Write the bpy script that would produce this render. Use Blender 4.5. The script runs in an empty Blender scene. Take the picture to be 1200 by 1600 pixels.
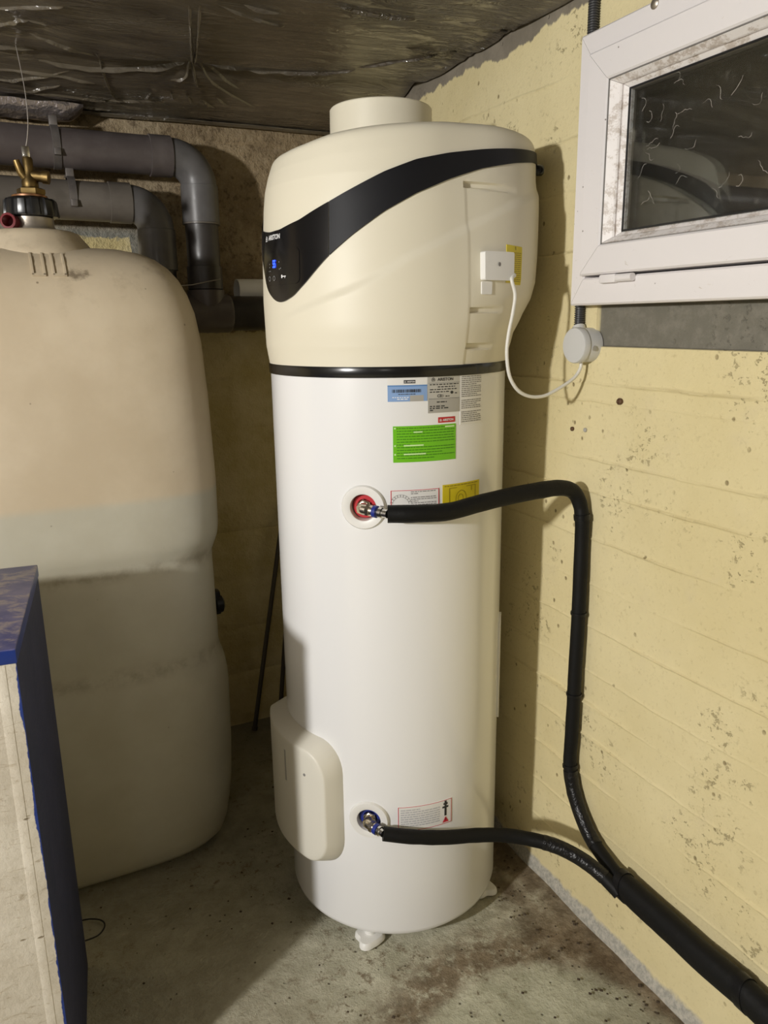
import bpy, bmesh, math, random
from mathutils import Vector, Matrix, noise

random.seed(7)
SC = bpy.context.scene
C = SC.collection
H = 1.64                                   # eye height; heights below are written relative to it ("e" heights)

# ------------------------------------------------------------------ camera, world, lights, exposure
cam = bpy.data.cameras.new('camera'); cam.lens = 26.93; cam.sensor_width = 36; cam.clip_start = 0.02
co = bpy.data.objects.new('camera', cam); C.objects.link(co); SC.camera = co
R = Matrix(((0.89886273, 0.11737303, -0.42221957),
            (-0.43802256, 0.21096925, -0.87385824),
            (-0.01349204, 0.97042030, 0.24104443)))
co.matrix_world = Matrix.Translation((0, 0, H)) @ R.to_4x4()

w = bpy.data.worlds.new('night'); SC.world = w; w.use_nodes = True
w.node_tree.nodes['Background'].inputs[0].default_value = (0.02, 0.025, 0.04, 1)
w.node_tree.nodes['Background'].inputs[1].default_value = 0.15

def lamp(name, loc, power, col, size):
    l = bpy.data.lights.new(name, 'POINT'); l.energy = power; l.color = col; l.shadow_soft_size = size
    o = bpy.data.objects.new(name, l); C.objects.link(o); o.location = (loc[0], loc[1], loc[2] + H); return o
lamp('ceiling_bulb_left', (-2.40, 0.10, 0.40), 320, (1.0, 0.98, 0.945), 0.08)
lamp('ceiling_bulb_behind', (-0.90, -1.40, 0.35), 8, (1.0, 0.95, 0.87), 0.10)

SC.view_settings.view_transform = 'Standard'
SC.view_settings.look = 'None'
SC.view_settings.gamma = 1.0
SC.view_settings.use_curve_mapping = False
SC.view_settings.exposure = 0.26

# ------------------------------------------------------------------ materials
def nmat(name):
    m = bpy.data.materials.new(name); m.use_nodes = True
    return m, m.node_tree, m.node_tree.nodes['Principled BSDF']

class G:
    """small node-graph helper"""
    def __init__(s, nt): s.nt = nt
    def n(s, t, **k):
        x = s.nt.nodes.new(t)
        for a, v in k.items(): setattr(x, a, v)
        return x
    def put(s, sock, v):
        if isinstance(v, bpy.types.NodeSocket): s.nt.links.new(v, sock)
        else: sock.default_value = v
    def math(s, op, a, b=0.0, c=None, clamp=False):
        x = s.n('ShaderNodeMath', operation=op, use_clamp=clamp)
        s.put(x.inputs[0], a); s.put(x.inputs[1], b)
        if c is not None: s.put(x.inputs[2], c)
        return x.outputs[0]
    def pos(s): return s.n('ShaderNodeNewGeometry').outputs['Position']
    def obj(s): return s.n('ShaderNodeTexCoord').outputs['Object']
    def xyz(s, v):
        x = s.n('ShaderNodeSeparateXYZ'); s.put(x.inputs[0], v); return x.outputs
    def mapv(s, v, scale=(1, 1, 1), loc=(0, 0, 0)):
        x = s.n('ShaderNodeMapping'); s.put(x.inputs[0], v)
        x.inputs['Scale'].default_value = scale; x.inputs['Location'].default_value = loc; return x.outputs[0]
    def noise(s, v, scale, detail=4, rough=0.55, dist=0.0):
        x = s.n('ShaderNodeTexNoise'); s.put(x.inputs['Vector'], v); x.inputs['Scale'].default_value = scale
        x.inputs['Detail'].default_value = detail; x.inputs['Roughness'].default_value = rough
        x.inputs['Distortion'].default_value = dist; return x.outputs[0]
    def voro(s, v, scale, feature='F1'):
        x = s.n('ShaderNodeTexVoronoi', feature=feature); s.put(x.inputs['Vector'], v); x.inputs['Scale'].default_value = scale
        return x.outputs[0]
    def ramp(s, f, a, b, ca=0.0, cb=1.0):
        x = s.n('ShaderNodeMapRange'); x.interpolation_type = 'SMOOTHSTEP'
        s.put(x.inputs[0], f); x.inputs[1].default_value = a; x.inputs[2].default_value = b
        x.inputs[3].default_value = ca; x.inputs[4].default_value = cb; return x.outputs[0]
    def mix(s, f, a, b, mode='MIX'):
        x = s.n('ShaderNodeMix', data_type='RGBA', blend_type=mode)
        s.put(x.inputs[0], f)
        for k, v in ((6, a), (7, b)):
            if isinstance(v, tuple) and len(v) == 3: v = (*v, 1)
            s.put(x.inputs[k], v)
        return x.outputs[2]
    def bump(s, h, dist=0.002, strength=1.0, base=None):
        x = s.n('ShaderNodeBump'); s.put(x.inputs['Height'], h); x.inputs['Distance'].default_value = dist
        x.inputs['Strength'].default_value = strength
        if base is not None: s.put(x.inputs['Normal'], base)
        return x.outputs[0]

def simple(name, col, rough=0.5, metal=0.0, spec=0.5, coat=0.0, bump=None, mott=0.0, emit=None):
    m, nt, p = nmat(name); g = G(nt)
    p.inputs['Roughness'].default_value = rough; p.inputs['Metallic'].default_value = metal
    p.inputs['Specular IOR Level'].default_value = spec; p.inputs['Coat Weight'].default_value = coat
    p.inputs['Base Color'].default_value = (*col, 1)
    if mott:
        f = g.noise(g.pos(), 14, 5, 0.6)
        f = g.ramp(f, 0.35, 0.7)
        g.put(p.inputs['Base Color'], g.mix(f, tuple(c * (1 - mott) for c in col), tuple(min(1, c * (1 + mott * 0.4)) for c in col)))
    if bump:
        sc_, d = bump
        g.put(p.inputs['Normal'], g.bump(g.noise(g.pos(), sc_, 4, 0.6), d, 0.6))
    if emit:
        p.inputs['Emission Color'].default_value = (*emit[:3], 1); p.inputs['Emission Strength'].default_value = emit[3]
    return m

def mat_right_wall():
    m, nt, p = nmat('yellow_wall_paint'); g = G(nt)
    P = g.pos(); X, Y, Z = g.xyz(P)
    big = g.noise(P, 1.6, 5, 0.6); mid = g.noise(P, 9, 6, 0.65); fine = g.noise(P, 90, 5, 0.7)
    col = g.mix(g.ramp(big, 0.3, 0.7), (0.69, 0.59, 0.325), (0.77, 0.675, 0.405))
    col = g.mix(g.ramp(mid, 0.55, 0.8, 0, 0.35), col, (0.66, 0.57, 0.38))
    col = g.mix(g.ramp(fine, 0.54, 0.76, 0, 0.5), col, (0.48, 0.39, 0.20))
    # bug holes in the cast concrete
    v = g.voro(g.mapv(P, (1, 1, 0.8)), 24)
    gate = g.ramp(g.noise(P, 5.5, 3, 0.6), 0.44, 0.58)
    pit = g.math('MULTIPLY', g.ramp(v, 0.05, 0.13, 1, 0), gate)
    col = g.mix(g.math('MULTIPLY', pit, 0.75), col, (0.22, 0.16, 0.07))
    # scabbed clusters
    scab = g.math('MULTIPLY', g.ramp(g.noise(g.mapv(P, (1, 0.8, 1)), 62, 4, 0.75), 0.585, 0.64), g.ramp(g.noise(P, 5.2, 3, 0.6), 0.53, 0.66))
    col = g.mix(g.math('MULTIPLY', scab, 0.65), col, (0.30, 0.24, 0.12))
    # bare concrete under the ceiling, ragged lower edge (brush strokes)
    rag = g.math('ADD', g.math('MULTIPLY', g.math('SUBTRACT', g.noise(g.mapv(P, (1, 1, 0.25)), 14, 4, 0.6), 0.5), 0.075),
                 g.math('MULTIPLY', g.math('SUBTRACT', g.noise(g.mapv(P, (1, 1, 0.1)), 2.2, 2, 0.5), 0.5), 0.10))
    edge = g.math('ADD', rag, H + 0.692)
    bare = g.ramp(g.math('SUBTRACT', Z, edge), -0.003, 0.004)
    grey = g.mix(g.ramp(mid, 0.3, 0.7), (0.20, 0.175, 0.135), (0.29, 0.255, 0.20))
    col = g.mix(bare, col, grey)
    # unpainted mortar strip under the window
    inz = g.math('MULTIPLY', g.ramp(Z, H - 0.066, H - 0.063), g.ramp(Z, H + 0.2, H + 0.3, 1, 0))
    iny = g.ramp(Y, 1.468, 1.472, 1, 0)
    sill = g.math('MULTIPLY', inz, iny)
    gs = g.mix(g.ramp(g.noise(P, 30, 5, 0.7), 0.4, 0.7), (0.165, 0.155, 0.125), (0.215, 0.20, 0.165))
    col = g.mix(sill, col, gs)
    # grey unpainted foot of the wall
    footn = g.math('ADD', g.math('MULTIPLY', g.math('SUBTRACT', g.noise(P, 13, 5, 0.65), 0.5), 0.05), 0.045)
    foot = g.ramp(g.math('SUBTRACT', Z, footn), -0.012, 0.004, 1, 0)
    col = g.mix(foot, col, g.mix(g.ramp(fine, 0.35, 0.65), (0.33, 0.32, 0.28), (0.52, 0.49, 0.42)))
    g.put(p.inputs['Base Color'], col)
    p.inputs['Roughness'].default_value = 0.72; p.inputs['Specular IOR Level'].default_value = 0.3
    h = g.math('ADD', g.math('MULTIPLY', mid, 0.9), g.math('MULTIPLY', fine, 0.35))
    h = g.math('SUBTRACT', h, g.math('MULTIPLY', pit, 0.9))
    h = g.math('SUBTRACT', h, g.math('MULTIPLY', scab, 0.5))
    g.put(p.inputs['Normal'], g.bump(h, 0.006, 0.7))
    return m

def mat_back_wall():
    m, nt, p = nmat('rough_block_wall'); g = G(nt)
    P = g.pos(); X, Y, Z = g.xyz(P)
    mid = g.noise(P, 7, 6, 0.65); fine = g.noise(P, 70, 5, 0.7); big = g.noise(P, 2.2, 3, 0.5)
    bare = g.mix(g.ramp(mid, 0.3, 0.7), (0.235, 0.175, 0.105), (0.37, 0.285, 0.175))
    bare = g.mix(g.ramp(big, 0.5, 0.68), bare, (0.40, 0.32, 0.21))
    grit = g.noise(P, 34, 5, 0.75)
    bare = g.mix(g.ramp(grit, 0.50, 0.66, 0, 0.7), bare, (0.12, 0.085, 0.05))
    bare = g.mix(g.ramp(grit, 0.46, 0.36, 0, 0.4), bare, (0.46, 0.37, 0.25))
    paint = g.mix(g.ramp(mid, 0.35, 0.7), (0.60, 0.50, 0.25), (0.72, 0.62, 0.38))
    paint = g.mix(g.ramp(fine, 0.6, 0.75, 0, 0.4), paint, (0.42, 0.34, 0.17))
    rag = g.math('MULTIPLY', g.math('SUBTRACT', g.noise(P, 26, 5, 0.7), 0.5), 0.05)
    # paint stops higher to the left of the pipes
    lim = g.math('ADD', g.math('ADD', H - 0.03, g.ramp(X, 0.44, 0.47, 0.325, 0.0)), rag)
    f = g.ramp(g.math('SUBTRACT', Z, lim), -0.004, 0.004, 1, 0)
    cem = g.math('MULTIPLY', g.ramp(X, 0.42, 0.60, 1, 0), g.ramp(Z, H + 0.30, H + 0.36, 1, 0))
    bare = g.mix(cem, bare, g.mix(g.ramp(fine, 0.4, 0.7), (0.22, 0.22, 0.19), (0.33, 0.32, 0.28)))
    g.put(p.inputs['Base Color'], g.mix(f, bare, paint))
    p.inputs['Roughness'].default_value = 0.9; p.inputs['Specular IOR Level'].default_value = 0.2
    h = g.math('ADD', mid, g.math('MULTIPLY', grit, 1.2))
    g.put(p.inputs['Normal'], g.bump(h, 0.014, 0.9))
    return m

def mat_floor():
    m, nt, p = nmat('stained_concrete'); g = G(nt)
    P = g.pos(); X, Y, Z = g.xyz(P)
    big = g.noise(P, 2.1, 5, 0.6); mid = g.noise(P, 11, 6, 0.7); fine = g.noise(P, 85, 5, 0.7)
    col = g.mix(g.ramp(mid, 0.3, 0.72), (0.40, 0.385, 0.285), (0.62, 0.60, 0.475))
    col = g.mix(g.ramp(fine, 0.5, 0.75, 0, 0.5), col, (0.32, 0.29, 0.21))
    # brown damp earth along the foot of the yellow wall and behind the heater
    d = g.math('ADD', g.math('SUBTRACT', 1.285, X), g.math('MULTIPLY', g.math('SUBTRACT', g.noise(P, 4.5, 4, 0.6), 0.5), 0.42))
    d = g.math('ADD', d, g.math('MULTIPLY', g.math('SUBTRACT', mid, 0.5), 0.22))
    earth = g.ramp(d, 0.06, 0.26, 1, 0)
    ecol = g.mix(g.ramp(mid, 0.35, 0.65), (0.105, 0.070, 0.038), (0.25, 0.19, 0.12))
    col = g.mix(g.math('MULTIPLY', earth, 0.92), col, ecol)
    # one cleaner, greenish patch of bare slab ringed by a brown tide mark
    wob = g.math('MULTIPLY', g.math('SUBTRACT', g.noise(P, 7, 5, 0.65), 0.5), 0.34)
    ex = g.math('DIVIDE', g.math('SUBTRACT', X, 0.93), 0.34); ey = g.math('DIVIDE', g.math('SUBTRACT', Y, 1.05), 0.33)
    rr = g.math('ADD', g.math('SQRT', g.math('ADD', g.math('MULTIPLY', ex, ex), g.math('MULTIPLY', ey, ey))), wob)
    inner = g.ramp(rr, 0.80, 1.02, 1, 0)
    tide = g.math('MULTIPLY', g.ramp(rr, 0.90, 1.06), g.ramp(rr, 1.15, 1.55, 1, 0))
    tide = g.math('MULTIPLY', tide, g.ramp(g.noise(P, 18, 5, 0.75), 0.34, 0.54))
    col = g.mix(g.math('MULTIPLY', inner, 0.6), col, g.mix(g.ramp(mid, 0.3, 0.7), (0.40, 0.40, 0.29), (0.55, 0.55, 0.42)))
    col = g.mix(g.math('MULTIPLY', tide, 0.9), col, ecol)
    # scattered brown smears and dark crumbs
    sm = g.math('MULTIPLY', g.ramp(g.noise(P, 30, 6, 0.8, 0.15), 0.52, 0.66), g.ramp(big, 0.42, 0.58))
    col = g.mix(g.math('MULTIPLY', sm, 0.85), col, (0.16, 0.115, 0.065))
    dk = g.math('MULTIPLY', g.ramp(g.voro(P, 36), 0.06, 0.15, 1, 0), g.ramp(g.noise(P, 6, 3, 0.6), 0.46, 0.58))
    col = g.mix(g.math('MULTIPLY', dk, 0.85), col, (0.06, 0.045, 0.03))
    # floor colour turns darker brown towards the back wall
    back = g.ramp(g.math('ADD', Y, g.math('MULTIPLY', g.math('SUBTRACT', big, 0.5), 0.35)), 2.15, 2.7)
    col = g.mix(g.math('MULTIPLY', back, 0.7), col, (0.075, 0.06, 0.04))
    left_shade = g.ramp(g.math('ADD', X, g.math('MULTIPLY', g.math('SUBTRACT', big, 0.5), 0.5)), 0.25, 0.85, 1, 0)  # shadow on the left of the floor, painted into its colour
    col = g.mix(g.math('MULTIPLY', left_shade, 0.5), col, (0.20, 0.165, 0.105))
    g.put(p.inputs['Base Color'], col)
    g.put(p.inputs['Roughness'], g.ramp(mid, 0.3, 0.7, 0.62, 0.85))
    p.inputs['Specular IOR Level'].default_value = 0.35
    h = g.math('ADD', g.math('ADD', mid, g.math('MULTIPLY', fine, 0.45)), g.math('MULTIPLY', dk, -0.5))
    g.put(p.inputs['Normal'], g.bump(h, 0.011, 0.8))
    return m

def mat_film():
    m, nt, p = nmat('plastic_film'); g = G(nt)
    P = g.pos()
    n1 = g.noise(g.mapv(P, (1, 2.4, 1)), 3.0, 4, 0.6)
    col = g.mix(g.ramp(n1, 0.3, 0.7), (0.062, 0.050, 0.036), (0.105, 0.088, 0.064))
    g.put(p.inputs['Base Color'], col)
    p.inputs['Roughness'].default_value = 0.34; p.inputs['Specular IOR Level'].default_value = 0.6
    p.inputs['Coat Weight'].default_value = 1.0; p.inputs['Coat Roughness'].default_value = 0.12; p.inputs['Coat IOR'].default_value = 1.6
    # crinkles: thin ridge lines (distance to zero of a stretched noise)
    q = g.noise(g.mapv(P, (2.0, 9, 3)), 3.2, 4, 0.55, 1.4)
    rdg = g.math('SUBTRACT', 1.0, g.math('MULTIPLY', g.math('ABSOLUTE', g.math('SUBTRACT', q, 0.5)), 9.0, clamp=False), clamp=True)
    gate = g.ramp(g.noise(P, 2.3, 2, 0.5), 0.48, 0.62)
    h = g.math('ADD', g.math('MULTIPLY', g.math('POWER', rdg, 2.0), gate), g.math('MULTIPLY', q, 0.7))
    g.put(p.inputs['Normal'], g.bump(h, 0.010, 0.6))
    g.put(p.inputs['Coat Normal'], g.bump(h, 0.024, 0.9))
    return m

def mat_tank():
    m, nt, p = nmat('oil_tank_plastic'); g = G(nt)
    P = g.pos(); X, Y, Z = g.xyz(P)
    n = g.noise(P, 3.5, 5, 0.6); mid = g.noise(P, 16, 5, 0.65)
    top = g.mix(g.ramp(n, 0.3, 0.7), (0.555, 0.46, 0.325), (0.65, 0.555, 0.41))
    low = g.mix(g.ramp(n, 0.3, 0.7), (0.49, 0.46, 0.365), (0.56, 0.535, 0.44))
    f = g.ramp(g.math('ADD', Z, g.math('MULTIPLY', g.math('SUBTRACT', n, 0.5), 0.01)), H - 0.475, H - 0.445)
    col = g.mix(f, low, top)
    dust = g.math('MULTIPLY', g.ramp(mid, 0.52, 0.72), g.ramp(Z, H - 0.15, H + 0.2))
    col = g.mix(g.math('MULTIPLY', dust, 0.3), col, (0.27, 0.20, 0.12))
    # dark smudge and stray specks on the shoulder
    sx = g.math('ADD', X, g.math('MULTIPLY', g.math('SUBTRACT', g.noise(P, 30, 4, 0.7), 0.5), 0.10)); sz = g.math('ADD', Z, g.math('MULTIPLY', g.math('SUBTRACT', g.noise(P, 26, 4, 0.7), 0.5), 0.05))
    dd = g.math('SQRT', g.math('ADD', g.math('POWER', g.math('MULTIPLY', g.math('SUBTRACT', sx, 0.185), 0.42), 2.0), g.math('POWER', g.math('SUBTRACT', sz, H + 0.125), 2.0)))
    col = g.mix(g.math('MULTIPLY', g.ramp(dd, 0.002, 0.016, 1, 0), 0.72), col, (0.10, 0.07, 0.04))
    sk = g.math('MULTIPLY', g.ramp(g.voro(P, 15), 0.028, 0.06, 1, 0), g.ramp(g.noise(P, 4, 2, 0.5), 0.48, 0.56))
    col = g.mix(g.math('MULTIPLY', sk, 0.7), col, (0.13, 0.09, 0.05))
    # darker mottled bands along the two moulded waists
    for zc, wd in ((H - 0.66, 0.035), (H - 0.965, 0.04)):
        dz = g.math('ABSOLUTE', g.math('SUBTRACT', Z, zc))
        waist_dark = g.math('MULTIPLY', g.ramp(dz, 0.0, wd, 1, 0), g.ramp(mid, 0.38, 0.66))
        col = g.mix(g.math('MULTIPLY', waist_dark, 0.45), col, (0.20, 0.15, 0.09))
    g.put(p.inputs['Base Color'], col)
    p.inputs['Roughness'].default_value = 0.48; p.inputs['Specular IOR Level'].default_value = 0.4
    p.inputs['Subsurface Weight'].default_value = 0.12; p.inputs['Subsurface Radius'].default_value = (0.02, 0.015, 0.01)
    p.inputs['Subsurface Scale'].default_value = 0.5
    g.put(p.inputs['Normal'], g.bump(mid, 0.002, 0.3))
    return m

def mat_plinth_front():
    m, nt, p = nmat('cream_render_with_blue_edge'); g = G(nt)
    O = g.obj(); X, Y, Z = g.xyz(O)
    mid = g.noise(O, 9, 6, 0.7); fine = g.noise(O, 60, 5, 0.7)
    col = g.mix(g.ramp(mid, 0.3, 0.7), (0.50, 0.45, 0.365), (0.63, 0.585, 0.50))
    cr = g.math('MULTIPLY', g.ramp(g.voro(g.mapv(O, (1, 1, 2.6)), 20), 0.05, 0.16, 1, 0), g.ramp(g.noise(O, 5, 4, 0.6), 0.47, 0.6))
    col = g.mix(g.math('MULTIPLY', cr, 0.85), col, (0.20, 0.15, 0.09))
    st = g.ramp(g.noise(g.mapv(O, (1, 1, 4)), 15, 6, 0.78, 1.4), 0.555, 0.66)
    col = g.mix(g.math('MULTIPLY', st, 0.55), col, (0.30, 0.23, 0.14))
    blue = g.mix(g.ramp(mid, 0.3, 0.7), (0.008, 0.026, 0.17), (0.016, 0.045, 0.26))
    # the brush only just turned the corner: ragged blue edge (local x = 0 is the corner)
    e = g.math('ADD', -0.0035, g.math('MULTIPLY', g.math('SUBTRACT', g.noise(g.mapv(O, (1, 1, 0.6)), 11, 5, 0.7), 0.54), -0.022))
    f = g.ramp(g.math('SUBTRACT', X, e), -0.0008, 0.0008)
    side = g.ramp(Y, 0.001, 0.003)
    side_shade = g.mix(g.ramp(mid, 0.3, 0.72), (0.010, 0.015, 0.050), (0.022, 0.026, 0.070))  # blue darkened on this face: its shade is painted in
    g.put(p.inputs['Base Color'], g.mix(side, g.mix(f, col, blue), side_shade))
    p.inputs['Roughness'].default_value = 0.7
    h = g.math('ADD', mid, g.math('MULTIPLY', fine, 0.5)); h = g.math('SUBTRACT', h, g.math('MULTIPLY', cr, 0.6))
    g.put(p.inputs['Normal'], g.bump(h, 0.004, 0.7))
    return m

def mat_worn_blue():
    m, nt, p = nmat('worn_blue_paint'); g = G(nt)
    O = g.obj(); X, Y, Z = g.xyz(O)
    mid = g.noise(g.mapv(O, (1.0, 1.5, 1)), 11, 6, 0.7, 0.6); big = g.noise(O, 6, 4, 0.6)
    top = g.ramp(Z, -0.004, -0.001)
    blue = g.mix(g.ramp(big, 0.35, 0.65), (0.050, 0.058, 0.20), (0.15, 0.145, 0.28))
    blue = g.mix(top, (0.012, 0.034, 0.20), blue)
    wear = g.math('MULTIPLY', g.ramp(mid, 0.47, 0.60), top)
    g.put(p.inputs['Base Color'], g.mix(g.math('MULTIPLY', wear, 0.75), blue, (0.37, 0.31, 0.29)))
    p.inputs['Roughness'].default_value = 0.36
    g.put(p.inputs['Normal'], g.bump(mid, 0.002, 0.4))
    return m

def mat_window():
    m, nt, p = nmat('white_pvc_frame'); g = G(nt)
    P = g.pos()
    sp = g.math('MULTIPLY', g.ramp(g.voro(P, 30), 0.035, 0.075, 1, 0), g.ramp(g.noise(P, 8, 3, 0.6), 0.48, 0.56))
    sm = g.math('MULTIPLY', g.ramp(g.noise(g.mapv(P, (1, 1, 1.6)), 48, 4, 0.7, 1.0), 0.63, 0.70), g.ramp(g.noise(P, 6, 3, 0.5), 0.52, 0.62))
    col = g.mix(g.math('MULTIPLY', sm, 0.5), (0.80, 0.765, 0.765), (0.42, 0.34, 0.24))
    col = g.mix(g.math('MULTIPLY', sp, 0.85), col, (0.10, 0.07, 0.05))
    g.put(p.inputs['Base Color'], col)
    p.inputs['Roughness'].default_value = 0.38
    return m

def mat_dirty_bead():
    m, nt, p = nmat('grimy_pvc_bead'); g = G(nt)
    P = g.pos()
    f = g.ramp(g.noise(g.mapv(P, (1, 0.7, 1)), 34, 6, 0.8), 0.47, 0.60)
    g.put(p.inputs['Base Color'], g.mix(g.math('MULTIPLY', f, 0.55), (0.82, 0.78, 0.76), (0.30, 0.21, 0.13)))
    p.inputs['Roughness'].default_value = 0.45
    return m

def mat_glass():
    m, nt, p = nmat('dusty_window_glass'); g = G(nt)
    p.inputs['Base Color'].default_value = (0.93, 0.96, 0.95, 1)
    p.inputs['Transmission Weight'].default_value = 1.0; p.inputs['IOR'].default_value = 1.5
    p.inputs['Roughness'].default_value = 0.015
    d = nt.nodes.new('ShaderNodeBsdfDiffuse'); d.inputs[0].default_value = (0.5, 0.46, 0.40, 1)
    mx = nt.nodes.new('ShaderNodeMixShader')
    P = g.pos()
    f = g.math('ADD', 0.010, g.math('MULTIPLY', g.ramp(g.noise(P, 34, 5, 0.7), 0.56, 0.74), 0.07))
    nt.links.new(f, mx.inputs[0]); nt.links.new(p.outputs[0], mx.inputs[1]); nt.links.new(d.outputs[0], mx.inputs[2])
    nt.links.new(mx.outputs[0], nt.nodes['Material Output'].inputs[0])
    return m

def mat_pipe(name, c1, c2):
    m, nt, p = nmat(name); g = G(nt)
    P = g.pos()
    n = g.noise(P, 9, 5, 0.65)
    g.put(p.inputs['Base Color'], g.mix(g.ramp(n, 0.35, 0.7), c1, c2))
    g.put(p.inputs['Roughness'], g.ramp(n, 0.3, 0.7, 0.28, 0.5))
    return m

M = dict(
    wall=mat_right_wall(), back=mat_back_wall(), floor=mat_floor(), film=mat_film(), tank=mat_tank(),
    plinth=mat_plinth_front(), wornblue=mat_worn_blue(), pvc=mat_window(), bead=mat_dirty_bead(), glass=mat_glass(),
    plaster=simple('dull_plaster', (0.13, 0.115, 0.095), 0.9, bump=(30, 0.004), mott=0.2),
    concrete=simple('ceiling_concrete', (0.14, 0.12, 0.10), 0.9),
    wood=simple('old_timber', (0.12, 0.08, 0.05), 0.8, mott=0.3),
    steel_white=simple('white_enamelled_steel', (0.84, 0.84, 0.845), 0.24, coat=0.3),
    cream=simple('cream_plastic', (0.765, 0.715, 0.575), 0.48),
    cream2=simple('pale_cream_plastic', (0.74, 0.71, 0.62), 0.45),
    white=simple('white_plastic', (0.80, 0.79, 0.76), 0.4),
    blackgloss=simple('black_gloss_plastic', (0.006, 0.006, 0.007), 0.16),
    charcoal=simple('charcoal_satin_plastic', (0.010, 0.010, 0.012), 0.50, spec=0.22),
    blackring=simple('black_band_plastic', (0.008, 0.008, 0.008), 0.22),
    foam=simple('black_foam_sleeve', (0.006, 0.006, 0.006), 0.55, spec=0.22, bump=(60, 0.002)),
    tape=simple('black_vinyl_tape', (0.005, 0.005, 0.006), 0.34, spec=0.3, bump=(45, 0.003)),
    wrinkled=simple('black_wrinkled_tape', (0.006, 0.006, 0.007), 0.30, spec=0.4, bump=(38, 0.010)),
    red=simple('red_plastic', (0.50, 0.02, 0.03), 0.4),
    darkred=simple('dark_red_plastic', (0.16, 0.012, 0.016), 0.5),
    blue=simple('dark_blue_plastic', (0.015, 0.03, 0.24), 0.4),
    nickel=simple('nickel_plate', (0.70, 0.63, 0.52), 0.24, 1.0),
    chrome=simple('chrome', (0.72, 0.70, 0.66), 0.2, 1.0),
    brass=simple('tarnished_brass', (0.27, 0.185, 0.075), 0.46, 1.0, mott=0.45),
    copper=simple('copper_ring', (0.45, 0.24, 0.14), 0.4, 1.0),
    alu=simple('dull_zinc', (0.45, 0.40, 0.34), 0.4, 0.85),
    capblack=simple('black_cap_plastic', (0.014, 0.014, 0.015), 0.28),
    pipe=mat_pipe('grey_drain_pipe', (0.082, 0.068, 0.066), (0.115, 0.098, 0.094)),
    pipe2=mat_pipe('grey_pipe_dusty', (0.105, 0.092, 0.078), (0.15, 0.132, 0.112)),
    pipe3=mat_pipe('dark_drain_pipe', (0.030, 0.026, 0.025), (0.05, 0.044, 0.04)),
    elbow=mat_pipe('grey_elbow', (0.10, 0.095, 0.094), (0.13, 0.125, 0.124)),
    strap=simple('galvanised_strap', (0.22, 0.20, 0.19), 0.42, 0.6, mott=0.3),
    foil=simple('crumpled_foil', (0.40, 0.355, 0.355), 0.34, 0.85, bump=(13, 0.030)),
    rod=simple('steel_rod', (0.09, 0.08, 0.07), 0.5, 0.7),
    wire=simple('thin_wire', (0.5, 0.46, 0.42), 0.35, 0.8),
    blackwire=simple('black_wire', (0.012, 0.011, 0.010), 0.5),
    conduit=simple('dark_grey_conduit', (0.055, 0.055, 0.058), 0.42),
    boxgrey=simple('pale_grey_plastic', (0.60, 0.60, 0.59), 0.4),
    cable=simple('white_cable', (0.74, 0.72, 0.66), 0.4),
    paper=simple('white_sticker', (0.80, 0.79, 0.77), 0.42),
    paperblue=simple('blue_sticker', (0.24, 0.38, 0.66), 0.45),
    paperblue2=simple('blue_sticker_band', (0.10, 0.24, 0.52), 0.45),
    papergrey=simple('silver_sticker', (0.50, 0.49, 0.46), 0.38, 0.15),
    papergrey2=simple('grey_sticker', (0.40, 0.385, 0.35), 0.45),
    green=simple('green_sticker', (0.16, 0.52, 0.012), 0.42),
    greendark=simple('green_print', (0.05, 0.22, 0.006), 0.5),
    yellow=simple('yellow_sticker', (0.68, 0.55, 0.015), 0.45),
    yellowdark=simple('yellow_print', (0.32, 0.24, 0.01), 0.5),
    ink=simple('black_print', (0.03, 0.03, 0.03), 0.5),
    inkgrey=simple('grey_print', (0.24, 0.23, 0.22), 0.5),
    redink=simple('red_print', (0.60, 0.03, 0.05), 0.45),
    whiteink=simple('white_print', (0.85, 0.85, 0.85), 0.45),
    dullink=simple('dim_white_print', (0.30, 0.30, 0.30), 0.45),
    led=simple('blue_display_light', (0.0, 0.0, 0.1), 0.4, emit=(0.02, 0.06, 1.0, 5.0)),
    earth=simple('brown_crumbs', (0.06, 0.042, 0.026), 0.95),
    web=simple('cobweb', (0.6, 0.56, 0.50), 0.8),
    screw=simple('rusty_screw', (0.14, 0.08, 0.045), 0.6, 0.5),
    stone=simple('dark_stain', (0.07, 0.045, 0.03), 0.9),
)

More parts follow.
